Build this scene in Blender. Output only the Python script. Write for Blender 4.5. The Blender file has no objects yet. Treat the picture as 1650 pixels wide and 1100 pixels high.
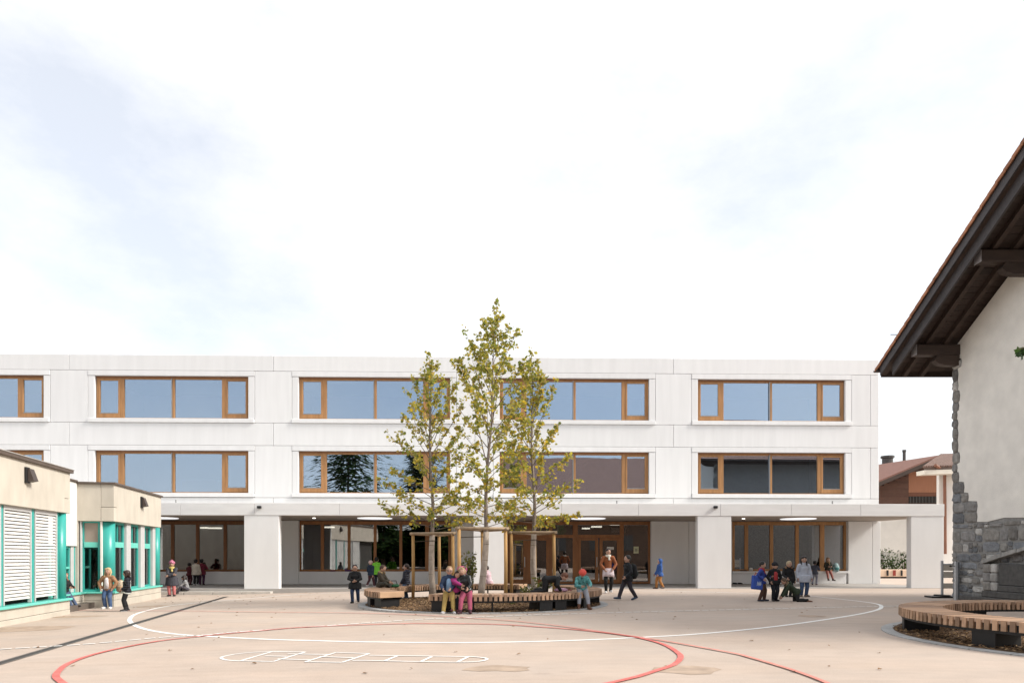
import bpy, bmesh, math, random
import numpy as np
from mathutils import Vector, Matrix, Euler
random.seed(7); rng = np.random.default_rng(7)
R = math.radians
scene = bpy.context.scene
col = scene.collection

# ------------------------------------------------------------------ camera
FPX, CX, HY, CAMZ = 1100.0, 825.0, 895.0, 1.4      # focal length in px of a 1650 px wide picture, horizon row, eye height
cam_d = bpy.data.cameras.new('camera'); cam = bpy.data.objects.new('camera', cam_d); col.objects.link(cam)
cam.location = (0, 0, CAMZ); cam.rotation_euler = (R(90), 0, 0)
cam_d.sensor_width = 36; cam_d.lens = 24.0
cam_d.shift_y = (HY - 550) / 1650.0
cam_d.clip_end = 3000
scene.camera = cam

# ------------------------------------------------------------------ sky, sun, exposure
SUN_EL, SUN_DIR = 38.0, Vector((1.0, -0.19, 0))     # where the sun stands
az = math.atan2(SUN_DIR.x, SUN_DIR.y)
world = bpy.data.worlds.new('World'); scene.world = world; world.use_nodes = True
nt = world.node_tree; nt.nodes.clear()
def N(tree, t, **kw):
    n = tree.nodes.new(t)
    for k, v in kw.items(): setattr(n, k, v)
    return n
out = N(nt, 'ShaderNodeOutputWorld'); bg = N(nt, 'ShaderNodeBackground'); bg.inputs['Strength'].default_value = 0.1
sky = N(nt, 'ShaderNodeTexSky', sky_type='NISHITA'); sky.sun_disc = False
sky.sun_elevation = R(SUN_EL); sky.sun_rotation = az; sky.air_density = 1.0; sky.dust_density = 2.0
tc = N(nt, 'ShaderNodeTexCoord')
mp = N(nt, 'ShaderNodeMapping'); mp.inputs['Scale'].default_value = (1.0, 1.0, 1.9); mp.inputs['Location'].default_value = (1.9, 0.55, 0.2)
n1 = N(nt, 'ShaderNodeTexNoise'); n1.inputs['Scale'].default_value = 1.9; n1.inputs['Detail'].default_value = 8; n1.inputs['Roughness'].default_value = 0.6
cr = N(nt, 'ShaderNodeValToRGB'); cr.color_ramp.elements[0].position = 0.36; cr.color_ramp.elements[0].color = (.50, .50, .50, 1)
cr.color_ramp.elements[1].position = 0.68; cr.color_ramp.elements[1].color = (1, 1, 1, 1)
hs = N(nt, 'ShaderNodeHueSaturation'); hs.inputs['Saturation'].default_value = 0.85; hs.inputs['Value'].default_value = 1.0
cl = N(nt, 'ShaderNodeRGB'); cl.outputs[0].default_value = (5.5, 5.46, 5.42, 1)
mx = N(nt, 'ShaderNodeMix', data_type='RGBA')
nt.links.new(tc.outputs['Generated'], mp.inputs['Vector']); nt.links.new(mp.outputs['Vector'], n1.inputs['Vector'])
nt.links.new(n1.outputs['Fac'], cr.inputs['Fac']); nt.links.new(cr.outputs['Color'], mx.inputs['Factor'])
nt.links.new(sky.outputs['Color'], hs.inputs['Color']); nt.links.new(hs.outputs['Color'], mx.inputs[6]); nt.links.new(cl.outputs[0], mx.inputs[7])
nt.links.new(mx.outputs[2], bg.inputs['Color']); nt.links.new(bg.outputs[0], out.inputs['Surface'])
sun_d = bpy.data.lights.new('sun', 'SUN'); sun = bpy.data.objects.new('sun', sun_d); col.objects.link(sun)
sun_d.energy = 2.15; sun_d.angle = R(16); sun_d.color = (1.0, 0.945, 0.86)
sd = SUN_DIR.normalized() * math.cos(R(SUN_EL)) + Vector((0, 0, math.sin(R(SUN_EL))))
sun.rotation_euler = sd.to_track_quat('Z', 'Y').to_euler()
vs = scene.view_settings; scene.display_settings.display_device = 'sRGB'
vs.view_transform = 'Standard'; vs.look = 'None'; vs.exposure = 1.22; vs.gamma = 1.0; vs.use_curve_mapping = False

# ------------------------------------------------------------------ materials
_mats = {}
def M(name, c, rough=.7, var=.12, scale=6, bump=0., bscale=60, rand=0., metal=0., spec=.4, stretch=(1, 1, 1), bdist=.01, detail=6, coat=0.):
    if name in _mats: return _mats[name]
    m = bpy.data.materials.new(name); m.use_nodes = True; t = m.node_tree; b = t.nodes['Principled BSDF']
    b.inputs['Roughness'].default_value = rough; b.inputs['Metallic'].default_value = metal
    b.inputs['Specular IOR Level'].default_value = spec
    tc = N(t, 'ShaderNodeTexCoord'); oi = N(t, 'ShaderNodeObjectInfo')
    off = N(t, 'ShaderNodeVectorMath', operation='MULTIPLY_ADD')
    cmb = N(t, 'ShaderNodeCombineXYZ')
    for k in range(3): t.links.new(oi.outputs['Random'], cmb.inputs[k])
    off.inputs[1].default_value = (37, 53, 71); t.links.new(cmb.outputs[0], off.inputs[0]); t.links.new(tc.outputs['Object'], off.inputs[2])
    mp = N(t, 'ShaderNodeMapping'); mp.inputs['Scale'].default_value = stretch; t.links.new(off.outputs[0], mp.inputs['Vector'])
    n = N(t, 'ShaderNodeTexNoise'); n.inputs['Scale'].default_value = scale; n.inputs['Detail'].default_value = detail
    t.links.new(mp.outputs[0], n.inputs['Vector'])
    mr = N(t, 'ShaderNodeMapRange'); mr.inputs[1].default_value = .25; mr.inputs[2].default_value = .75
    mr.inputs[3].default_value = 1 - var; mr.inputs[4].default_value = 1 + var; t.links.new(n.outputs['Fac'], mr.inputs[0])
    fac = mr.outputs[0]
    if rand:
        r2 = N(t, 'ShaderNodeMapRange'); r2.inputs[3].default_value = 1 - rand; r2.inputs[4].default_value = 1 + rand
        t.links.new(oi.outputs['Random'], r2.inputs[0])
        mm = N(t, 'ShaderNodeMath', operation='MULTIPLY'); t.links.new(fac, mm.inputs[0]); t.links.new(r2.outputs[0], mm.inputs[1]); fac = mm.outputs[0]
    sc = N(t, 'ShaderNodeVectorMath', operation='SCALE'); sc.inputs[0].default_value = c[:3]; t.links.new(fac, sc.inputs['Scale'])
    t.links.new(sc.outputs[0], b.inputs['Base Color'])
    if bump:
        nb = N(t, 'ShaderNodeTexNoise'); nb.inputs['Scale'].default_value = bscale; nb.inputs['Detail'].default_value = 5
        t.links.new(mp.outputs[0], nb.inputs['Vector'])
        bp = N(t, 'ShaderNodeBump'); bp.inputs['Strength'].default_value = bump; bp.inputs['Distance'].default_value = bdist
        t.links.new(nb.outputs['Fac'], bp.inputs['Height']); t.links.new(bp.outputs[0], b.inputs['Normal'])
    _mats[name] = m; return m
def emis(name, c, s):
    if name in _mats: return _mats[name]
    m = M(name, c, .5, .02); b = m.node_tree.nodes['Principled BSDF']
    b.inputs['Emission Color'].default_value = (*c, 1); b.inputs['Emission Strength'].default_value = s
    return m
def glass(name, fac, gcol, tcol, rough=.0, wav=.010):
    m = bpy.data.materials.new(name); m.use_nodes = True; t = m.node_tree; t.nodes.clear()
    o = N(t, 'ShaderNodeOutputMaterial'); mix = N(t, 'ShaderNodeMixShader')
    tr = N(t, 'ShaderNodeBsdfTransparent'); tr.inputs[0].default_value = (*tcol, 1)
    gl = N(t, 'ShaderNodeBsdfGlossy'); gl.inputs['Color'].default_value = (*gcol, 1); gl.inputs['Roughness'].default_value = rough
    fr = N(t, 'ShaderNodeLayerWeight'); fr.inputs['Blend'].default_value = .25
    mr = N(t, 'ShaderNodeMapRange'); mr.inputs[3].default_value = fac; mr.inputs[4].default_value = 1.0
    t.links.new(fr.outputs['Fresnel'], mr.inputs[0]); t.links.new(mr.outputs[0], mix.inputs[0])
    tc = N(t, 'ShaderNodeTexCoord'); n = N(t, 'ShaderNodeTexNoise'); n.inputs['Scale'].default_value = 1.1; n.inputs['Detail'].default_value = 1
    bp = N(t, 'ShaderNodeBump'); bp.inputs['Strength'].default_value = wav; bp.inputs['Distance'].default_value = .1
    t.links.new(tc.outputs['Object'], n.inputs['Vector']); t.links.new(n.outputs['Fac'], bp.inputs['Height']); t.links.new(bp.outputs[0], gl.inputs['Normal'])
    t.links.new(tr.outputs[0], mix.inputs[1]); t.links.new(gl.outputs[0], mix.inputs[2]); t.links.new(mix.outputs[0], o.inputs[0])
    return m
def leafmat(name, c):
    m = M(name, c, .55, .25, 3, spec=.3); t = m.node_tree; b = t.nodes['Principled BSDF']
    o = [n for n in t.nodes if n.type == 'OUTPUT_MATERIAL'][0]
    tl = N(t, 'ShaderNodeBsdfTranslucent'); tl.inputs[0].default_value = (c[0]*1.3, c[1]*1.3, c[2]*.8, 1)
    mix = N(t, 'ShaderNodeMixShader'); mix.inputs[0].default_value = .5
    t.links.new(b.outputs[0], mix.inputs[1]); t.links.new(tl.outputs[0], mix.inputs[2]); t.links.new(mix.outputs[0], o.inputs[0])
    return m
CONC = M('facade_concrete', (.755, .76, .765), .75, .045, 1.6, .15, 40, rand=.025, stretch=(2.2, 1, .22))
CONC2 = M('canopy_concrete', (.735, .733, .73), .75, .05, 2.2, .2, 30, rand=.02, stretch=(.5, 1, 2.5))
PILC = M('pillar_concrete', (.75, .75, .75), .75, .04, 1.6, .15, 40, stretch=(1.5, 1.5, .4))
CORE = M('joint_shadow_gap', (.22, .21, .2), .9, .1)
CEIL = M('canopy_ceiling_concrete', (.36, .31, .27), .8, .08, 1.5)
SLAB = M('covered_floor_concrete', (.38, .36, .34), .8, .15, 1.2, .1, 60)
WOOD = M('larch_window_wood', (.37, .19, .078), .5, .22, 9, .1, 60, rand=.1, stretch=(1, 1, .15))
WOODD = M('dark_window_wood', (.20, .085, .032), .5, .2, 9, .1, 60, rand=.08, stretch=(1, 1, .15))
METAL = M('grey_metal', (.30, .30, .30), .4, .08, 4, metal=.6)
STEEL = M('brushed_steel', (.5, .51, .52), .35, .1, 8, metal=.9)
BLACK = M('black_steel', (.012, .012, .013), .5, .2, 5)
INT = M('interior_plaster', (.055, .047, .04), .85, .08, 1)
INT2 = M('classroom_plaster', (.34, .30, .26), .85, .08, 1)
INTF = M('interior_floor', (.12, .10, .085), .5, .1, 2)
GLU = glass('window_glass', .37, (.64, .80, 1.0), (.84, .81, .77))
GLG = glass('ground_floor_glass', .24, (.9, .92, .95), (.62, .62, .6))
WHITEP = M('white_line_paint', (.80, .79, .76), .7, .10, 5, .1, 80)
REDP = M('red_line_paint', (.60, .14, .12), .7, .28, 6, .1, 80)
PAVC = M('pavilion_concrete', (.49, .45, .385), .85, .10, 2.5, .25, 60, rand=.02, stretch=(1.2, 1.2, .5))
PAVW = M('pavilion_white_panel', (.66, .645, .61), .8, .04, 2)
TEAL = M('teal_paint', (.035, .33, .29), .35, .08, 3, spec=.5)
TEALL = M('teal_sill_paint', (.14, .56, .47), .4, .08, 3, spec=.5)
TRIM = M('roof_edge_brown', (.10, .075, .06), .5, .15, 4)
SLATW = M('blind_slat_white', (.62, .61, .59), .5, .04, 5, rand=.05)
GREYP = M('grey_post', (.48, .48, .48), .5, .06, 4)
DKGL = glass('dark_pavilion_glass', .16, (.9, .95, .95), (.45, .47, .46))
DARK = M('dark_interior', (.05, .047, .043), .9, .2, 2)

# ------------------------------------------------------------------ mesh builder
class MB:
    def __init__(s): s.v = []; s.f = []; s.m = []
    def add(s, vs_, fs, mi=0):
        o = len(s.v); s.v += [tuple(p) for p in vs_]; s.f += [tuple(i + o for i in f) for f in fs]; s.m += [mi] * len(fs)
    def convex(s, vs_, fs, mi=0):
        vs_ = [Vector(p) for p in vs_]; c = sum(vs_, Vector()) / len(vs_); o = []
        for f in fs:
            a, b, d = vs_[f[0]], vs_[f[1]], vs_[f[2]]
            n = (b - a).cross(d - a); fc = sum((vs_[i] for i in f), Vector()) / len(f)
            o.append(f if n.dot(fc - c) >= 0 else tuple(reversed(f)))
        s.add(vs_, o, mi)
    def obox(s, c, ax, ay, az_, ch=0., mi=0):
        """box from a centre and three half-vectors, chamfered by ch"""
        c = Vector(c); A = [Vector(ax), Vector(ay), Vector(az_)]; L = [a.length for a in A]; U = [a.normalized() for a in A]
        ch = min(ch, min(L) * .45)
        if ch <= 0:
            vs_ = [c + A[0]*i + A[1]*j + A[2]*k for i in (-1, 1) for j in (-1, 1) for k in (-1, 1)]
            s.convex(vs_, [(0, 1, 3, 2), (4, 5, 7, 6), (0, 1, 5, 4), (2, 3, 7, 6), (0, 2, 6, 4), (1, 3, 7, 5)], mi); return
        vs_ = []; idx = {}
        for sg in [(i, j, k) for i in (-1, 1) for j in (-1, 1) for k in (-1, 1)]:
            for a in range(3):
                p = c.copy()
                for b in range(3): p += U[b] * sg[b] * (L[b] if a == b else L[b] - ch)
                idx[(a, sg)] = len(vs_); vs_.append(p)
        fs = []
        for a in range(3):
            o = [b for b in range(3) if b != a]
            for s1 in (-1, 1):
                q = []
                for (p1, p2) in ((-1, -1), (1, -1), (1, 1), (-1, 1)):
                    sg = [0, 0, 0]; sg[a] = s1; sg[o[0]] = p1; sg[o[1]] = p2; q.append(idx[(a, tuple(sg))])
                fs.append(tuple(q))
        for e in range(3):
            a, b = [x for x in range(3) if x != e]
            for s1 in (-1, 1):
                for s2 in (-1, 1):
                    q = []
                    for (ax_, z) in ((a, -1), (a, 1), (b, 1), (b, -1)):
                        sg = [0, 0, 0]; sg[a] = s1; sg[b] = s2; sg[e] = z; q.append(idx[(ax_, tuple(sg))])
                    fs.append(tuple(q))
        for sg in [(i, j, k) for i in (-1, 1) for j in (-1, 1) for k in (-1, 1)]:
            fs.append(tuple(idx[(a, sg)] for a in range(3)))
        s.convex(vs_, fs, mi)
    def box(s, x0, x1, y0, y1, z0, z1, ch=0., mi=0):
        s.obox(((x0+x1)/2, (y0+y1)/2, (z0+z1)/2), (abs(x1-x0)/2, 0, 0), (0, abs(y1-y0)/2, 0), (0, 0, abs(z1-z0)/2), ch, mi)
    def prism(s, poly, d, mi=0):
        """polygon of 3-D points extruded by vector d"""
        d = Vector(d); n = len(poly); p = [Vector(q) for q in poly]
        nr = Vector()
        for i in range(n): nr += p[i].cross(p[(i+1) % n])
        if nr.dot(d) > 0: p.reverse()
        vs_ = p + [q + d for q in p]
        fs = [tuple(range(n)), tuple(range(2*n-1, n-1, -1))] + [((i+1) % n, i, i + n, (i+1) % n + n) for i in range(n)]
        s.add(vs_, fs, mi)
    def tube(s, pts, rad, n=8, mi=0, side=None, flat=1., round_=False):
        pts = [Vector(p) for p in pts]; rad = list(rad) if hasattr(rad, '__len__') else [rad]*len(pts)
        if round_:
            d0 = (pts[0]-pts[1]).normalized(); d1 = (pts[-1]-pts[-2]).normalized(); r0, r1 = rad[0], rad[-1]
            m_ = min(1, flat*1.0)
            pts = [pts[0]+d0*r0*.95*m_, pts[0]+d0*r0*.6*m_] + pts + [pts[-1]+d1*r1*.6*m_, pts[-1]+d1*r1*.95*m_]
            rad = [r0*.3, r0*.8] + rad + [r1*.8, r1*.3]
        k = len(pts); rings = []; prev = None
        for i in range(k):
            d = (pts[min(i+1, k-1)] - pts[max(i-1, 0)])
            d = d.normalized() if d.length > 1e-9 else Vector((0, 0, 1))
            ref = Vector(side) if side is not None else (prev if prev is not None else (Vector((1, 0, 0)) if abs(d.x) < .8 else Vector((0, 1, 0))))
            a = ref - d*ref.dot(d)
            if a.length < 1e-6: a = Vector((0, 1, 0)) - d*d.y
            a.normalize(); b = d.cross(a); prev = a
            rings.append([pts[i] + a*math.cos(2*math.pi*j/n)*rad[i] + b*math.sin(2*math.pi*j/n)*rad[i]*flat for j in range(n)])
        vs_ = [p for r_ in rings for p in r_]; fs = []
        for i in range(k-1):
            for j in range(n): fs.append((i*n+j, i*n+(j+1) % n, (i+1)*n+(j+1) % n, (i+1)*n+j))
        fs.append(tuple(reversed(range(n)))); fs.append(tuple((k-1)*n+j for j in range(n)))
        s.add(vs_, fs, mi)
    def ell(s, c, r, rot=None, nu=12, nv=8, mi=0):
        c = Vector(c); vs_ = []; fs = []
        rot = rot or Matrix.Identity(3)
        for i in range(1, nv):
            th = math.pi*i/nv
            for j in range(nu):
                ph = 2*math.pi*j/nu
                vs_.append(c + rot @ Vector((r[0]*math.sin(th)*math.cos(ph), r[1]*math.sin(th)*math.sin(ph), r[2]*math.cos(th))))
        top = len(vs_); vs_.append(c + rot @ Vector((0, 0, r[2]))); bot = len(vs_); vs_.append(c + rot @ Vector((0, 0, -r[2])))
        for i in range(nv-2):
            for j in range(nu): fs.append((i*nu+j, (i+1)*nu+j, (i+1)*nu+(j+1) % nu, i*nu+(j+1) % nu))
        for j in range(nu): fs.append((top, j, (j+1) % nu)); fs.append((bot, (nv-2)*nu+(j+1) % nu, (nv-2)*nu+j))
        s.add(vs_, fs, mi)
    def mesh(s, name, mats, smooth=False):
        me = bpy.data.meshes.new(name); me.from_pydata(s.v, [], s.f)
        for m in (mats if isinstance(mats, (list, tuple)) else [mats]): me.materials.append(m)
        me.polygons.foreach_set('material_index', s.m)
        if smooth: me.polygons.foreach_set('use_smooth', [True]*len(s.f))
        me.update(); return me
    def build(s, name, mats, parent=None, smooth=False, loc=None, rot=None):
        return link(name, s.mesh(name, mats, smooth), parent, loc, rot)
def link(name, me, parent=None, loc=None, rot=None):
    o = bpy.data.objects.new(name, me); col.objects.link(o)
    if parent: o.parent = parent
    if loc is not None: o.location = loc
    if rot is not None: o.rotation_euler = rot
    return o
def empty(name, loc=(0, 0, 0), rz=0.):
    o = bpy.data.objects.new(name, None); col.objects.link(o); o.location = loc; o.rotation_euler = (0, 0, rz); o.empty_display_size = .2
    return o
def tag(o, label=None, cat=None, group=None, kind=None):
    if label: o['label'] = label
    if cat: o['category'] = cat
    if group: o['group'] = group
    if kind: o['kind'] = kind
    return o
def box(name, mats, parent, *a, ch=0.): mb = MB(); mb.box(*a, ch=ch); return mb.build(name, mats, parent)

# ------------------------------------------------------------------ measuring: picture rays met with real planes
def ground(x): return -0.22 * min(1, max(0, (-2 - x) / 10))
def ray(px, py): return Vector(((px-CX)/FPX, 1, -(py-HY)/FPX))
def P(px, py, Y): return Vector((0, 0, CAMZ)) + ray(px, py)*Y
def G(px, py, dz=0.):
    z = 0.
    for _ in range(8):
        Y = FPX*(CAMZ-z-dz)/(py-HY); X = (px-CX)/FPX*Y; z = ground(X)
    return Vector((X, Y, z+dz))

# ------------------------------------------------------------------ ground
gm = bpy.data.materials.new('pinkish_asphalt'); gm.use_nodes = True; t = gm.node_tree; b = t.nodes['Principled BSDF']; b.inputs['Roughness'].default_value = .85
b.inputs['Specular IOR Level'].default_value = .25
tc = N(t, 'ShaderNodeTexCoord'); mp = N(t, 'ShaderNodeMapping'); mp.inputs['Scale'].default_value = (1, 1.6, 1); t.links.new(tc.outputs['Object'], mp.inputs[0])
def gn(scale, detail, rough=.6, vec=None):
    n = N(t, 'ShaderNodeTexNoise'); n.inputs['Scale'].default_value = scale; n.inputs['Detail'].default_value = detail; n.inputs['Roughness'].default_value = rough
    t.links.new((vec or mp).outputs[0], n.inputs['Vector']); return n
def gr(n, a, b_, c, d):
    m = N(t, 'ShaderNodeMapRange'); m.inputs[1].default_value = a; m.inputs[2].default_value = b_; m.inputs[3].default_value = c; m.inputs[4].default_value = d
    t.links.new(n.outputs[0], m.inputs[0]); return m
big = gr(gn(.22, 5), .3, .7, .90, 1.07); med = gr(gn(1.7, 6), .3, .7, .94, 1.05); fine = gr(gn(140, 3), .25, .75, .82, 1.18)
stn = gr(gn(.6, 8, .7), .60, .74, 1.0, .80); spk = gr(gn(9, 4), .70, .78, 1.0, .72)
def mul(a, b_):
    m = N(t, 'ShaderNodeMath', operation='MULTIPLY'); t.links.new(a.outputs[0], m.inputs[0]); t.links.new(b_.outputs[0], m.inputs[1]); return m
mp2 = N(t, 'ShaderNodeMapping'); mp2.inputs['Scale'].default_value = (.35, 5, 1); t.links.new(tc.outputs['Object'], mp2.inputs[0])
agg = gr(gn(45, 4), .3, .7, .93, 1.07); strk = gr(gn(1.3, 5, .6, mp2), .3, .7, .955, 1.04)
f_ = mul(mul(mul(mul(big, med), mul(fine, stn)), spk), mul(agg, strk))
cm = N(t, 'ShaderNodeMix', data_type='RGBA'); cm.inputs[6].default_value = (.455, .366, .302, 1); cm.inputs[7].default_value = (.43, .36, .308, 1)
tone = gr(gn(.35, 4), .35, .65, 0, 1); t.links.new(tone.outputs[0], cm.inputs[0])
sc = N(t, 'ShaderNodeVectorMath', operation='SCALE'); t.links.new(cm.outputs[2], sc.inputs[0]); t.links.new(f_.outputs[0], sc.inputs['Scale'])
t.links.new(sc.outputs[0], b.inputs['Base Color'])
bp = N(t, 'ShaderNodeBump'); bp.inputs['Strength'].default_value = .35; bp.inputs['Distance'].default_value = .006
t.links.new(gn(150, 3).outputs[0], bp.inputs['Height']); t.links.new(bp.outputs[0], b.inputs['Normal'])
mb = MB(); xs = [-900, -60, -20, -12] + [-12 + i*.5 for i in range(1, 21)] + [8, 60, 900]; ys = [-900, -30, 0, 15, 30, 60, 200, 1500]
for y in ys:
    for x in xs: mb.v.append((x, y, ground(x)))
nx = len(xs)
for j in range(len(ys)-1):
    for i in range(nx-1): mb.f.append((j*nx+i, j*nx+i+1, (j+1)*nx+i+1, (j+1)*nx+i)); mb.m.append(0)
plaza = tag(mb.build('plaza_ground', gm), 'pinkish beige asphalt school yard with painted game lines', kind='structure')

def catmull(p, closed=False, step=.25):
    n = len(p); o = []
    for i in range(n if closed else n-1):
        g = lambda k: p[k % n] if closed else p[min(max(k, 0), n-1)]
        a, b_, c, d = g(i-1), g(i), g(i+1), g(i+2); m = max(2, int((c-b_).length/step))
        for k in range(m):
            u = k/m
            o.append(.5*((2*b_) + (c-a)*u + (2*a-5*b_+4*c-d)*u*u + (3*b_-a-3*c+d)*u**3))
    if not closed: o.append(p[-1])
    return o
def stroke(mb, pts, w, dz=.004, closed=False):
    n = len(pts); L = []
    for i in range(n):
        d = (pts[(i+1) % n] - pts[i-1]) if closed else (pts[min(i+1, n-1)] - pts[max(i-1, 0)])
        d.z = 0; d.normalize(); nr = Vector((-d.y, d.x, 0))*w/2
        for q in (pts[i]+nr, pts[i]-nr): L.append((q.x, q.y, ground(q.x)+dz))
    fs = [(2*i, 2*i+1, 2*((i+1) % n)+1, 2*((i+1) % n)) for i in range(n if closed else n-1)]
    mb.add(L, fs)
def gp(lst): return [G(x, y) for x, y in lst]
mb = MB()
stroke(mb, catmull(gp([(209, 997), (213, 1004), (224, 1010), (250, 1016.5), (300, 1022.5), (420, 1029), (500, 1031.5), (620, 1034), (760, 1034.7), (900, 1032), (1020, 1027), (1130, 1020.5), (1250, 1008.7), (1350, 994.7), (1403, 985), (1420, 978), (1408, 971.5), (1346, 964), (1293, 959.5), (1180, 954.5), (1050, 951.5), (900, 950), (700, 951), (507, 956), (417, 962.5), (366, 966.7), (300, 972.5), (259.5, 978), (221, 988)]), True), .10, .005, True)
mb.build('white_oval_line', WHITEP, plaza)
dl = catmull(gp([(-60, 1052), (0, 1046), (140, 1037.5), (259, 1026.8), (331, 1022.8), (380, 1018), (533, 1007.4), (634, 1000.3), (760, 994.3), (913, 988.8), (1177, 982), (1410, 976.8), (1475, 975.3)]), step=.02)
mb = MB(); acc = 0.; seg = []
for a, b_ in zip(dl, dl[1:]):
    acc += (b_-a).length; seg.append(a)
    if acc % .24 > .19:
        if len(seg) > 3: stroke(mb, seg, .088, .009)
        seg = []
mb.build('white_dashed_line', WHITEP, plaza)
mb = MB()
stroke(mb, catmull(gp([(95, 1096), (90, 1088), (97, 1079), (109.4, 1069.7), (142.5, 1057), (188, 1045.6), (254.5, 1033), (331, 1024.4), (417, 1016.3), (482, 1011), (584, 1006.6), (685, 1004.5), (797, 1005.7), (862, 1009.5), (938, 1015.4), (1014.5, 1025), (1065, 1036.7), (1091, 1050.7), (1097, 1060), (1086, 1071), (1060, 1080), (1000, 1097), (850, 1122), (500, 1150), (220, 1135), (125, 1112)]), True), .08, .013, True)
mb.build('red_circle_line', REDP, plaza)
mb = MB()
stroke(mb, catmull(gp([(100, 982.5), (250, 984), (417, 986), (558, 987.5), (634.5, 989.5), (736, 994.5), (797, 998.5), (836, 1001.5), (913, 1010), (989, 1021), (1065, 1032), (1177, 1052), (1206, 1059), (1272.5, 1078.7), (1330, 1100), (1390, 1130)])), .062, .017)
mb.build('red_arc_line', M('faded_red_paint', (.60, .22, .18), .75, .25, 6), plaza)
mb = MB(); HW = .043
hs_ = [[(492, 1050), (440, 1049.3), (395, 1051.5), (365, 1056), (356, 1059.5), (365, 1063), (388, 1064.5)],
       [(440, 1049), (492, 1050)], [(492, 1050), (440, 1065.5)], [(440, 1065.5), (387.6, 1064.3)], [(387.6, 1064.3), (440, 1049)],
       [(541.6, 1051), (595, 1052.7)], [(595, 1052.7), (551, 1067)], [(551, 1067), (492, 1066)], [(492, 1066), (541.6, 1051)],
       [(464, 1053.3), (531.4, 1054.5)], [(427, 1056.7), (461.4, 1057.3)], [(447, 1061.6), (499.6, 1063)], [(515, 1057.8), (569.6, 1059.6)],
       [(595, 1055.8), (740, 1057.6), (765, 1058.2), (781, 1060), (784.7, 1062), (778, 1064.6), (757, 1066.6), (700, 1066.4), (568, 1064)],
       [(639.6, 1057), (619, 1065)], [(695.6, 1058), (678, 1066)], [(754, 1058.4), (737.6, 1066.4)]]
for k, s_ in enumerate(hs_): stroke(mb, catmull(gp(s_)), HW, .005 + .0003*k)
mb.build('hopscotch_marking', WHITEP, plaza)
# slot drain: a dark channel with two edge strips, let into the yard
d0, d1 = G(-40, 1080), G(365, 960.8); mb = MB()
stroke(mb, [d0 + (d1-d0)*i/60 for i in range(61)], .14, .006); mb.build('slot_drain', M('drain_iron', (.035, .032, .03), .6, .4, 14), plaza)
dd = (d1-d0).normalized(); nn = Vector((-dd.y, dd.x, 0))
mb = MB()
for s_ in (-1, 1): stroke(mb, [d0 + nn*s_*.08 + (d1-d0)*i/60 for i in range(61)], .022, .010)
mb.build('drain_edge', M('drain_edge_steel', (.16, .15, .14), .5, .3, 9), plaza)
# a few worn patches, as in the yard's repairs
mb = MB()
for (px, py, w, h) in ((251, 976, .75, .18), (20, 1013, 1.6, .25), (120, 993, .9, .12), (1100, 1078, .5, .12), (800, 1076, .45, .1), (935, 966, 1.3, .12), (1308, 992, .35, .12)):
    c = G(px, py); poly = [(c.x + w*math.cos(a)*random.uniform(.7, 1.1), c.y + h*3*math.sin(a)*random.uniform(.6, 1.1)) for a in [i*math.pi/6 for i in range(12)]]
    mb.add([(x, y, ground(x)+.003) for x, y in poly], [tuple(range(12))])
mb.build('worn_patch', M('worn_asphalt', (.36, .275, .21), .9, .25, 4), plaza)
# fallen leaves on the yard
mb = MB()
for i in range(230):
    if i < 150: x, y = random.gauss(-1, 8), random.uniform(8, 28)
    else: x, y = random.uniform(-14, -4), random.uniform(22.5, 28.6)
    s_ = random.uniform(.02, .042); a0 = random.uniform(0, 6.28); z = ground(x)
    pts = [(x + s_*(1 if k % 2 else .55)*math.cos(a0+k*1.047), y + s_*(1 if k % 2 else .55)*math.sin(a0+k*1.047), z+.006+random.uniform(0, .02)) for k in range(6)]
    mb.add(pts, [tuple(range(6))])
tag(mb.build('fallen_leaves', M('brown_leaf', (.20, .11, .045), .8, .4, .7)), 'brown fallen leaves scattered over the asphalt yard', 'leaves', kind='stuff')
# ------------------------------------------------------------------ the school
TH = math.atan(.024); SO = Vector((0, 33.4, 0)); SU = Vector((math.cos(TH), math.sin(TH), 0)); SV = Vector((-math.sin(TH), math.cos(TH), 0))
def F(px, py, v=0.):
    d = ray(px, py); o = Vector((0, 0, CAMZ)); t_ = (v - (o-SO).dot(SV)) / d.dot(SV); q = o + d*t_
    return (q-SO).dot(SU), q.z
def U(px, v=0.): return F(px, 800, v)[0]
def Z(py, px=276, v=0.): return F(px, py, v)[1]
school = tag(empty('school_building', SO, TH), 'long white concrete school with timber windows and a deep entrance canopy', 'school')
zR, z1, zL1, zB1, zS1, z2, z3, zL2, zB2, zS2, z4 = [Z(y) for y in (571.3, 596.8, 605.3, 673.8, 680.6, 680.6, 717, 725.4, 793.6, 800.6, 801)]
CV = -4.35                                        # front of the canopy
zCT, zCB = Z(809.4, 276, CV), 3.11
uR = U(1416.4)
bays = [(U(152), U(400)), (U(481), U(726.6)), (U(806.6), U(1046.3)), (U(1125.5), U(1361.4))]
w0 = sum(b-a for a, b in bays)/4; cs = [(a+b)/2 for a, b in bays]
pitch = (cs[3]-cs[0])/3; cs = [cs[0]-2*pitch, cs[0]-pitch] + [cs[0]+pitch*i for i in range(4)]
bays = [(c-w0/2, c+w0/2) for c in cs]; uLft = bays[0][0]-1.4
print('bay width', w0, 'pitch', pitch, 'roof', zR, 'canopy', zCT, zCB, [round(z, 2) for z in (z1, zL1, zB1, z2, z3, zL2, zB2, z4)])
JT = .016; SW = .32                                # joint, width of the surround strip
def panel(u0, u1, z0, z1_, v0=0., th=.14, m=CONC, name='facade_panel'):
    box(name, m, school, u0+JT/2, u1-JT/2, v0, v0+th, z0+JT/2, z1_-JT/2, ch=.012)
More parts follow.
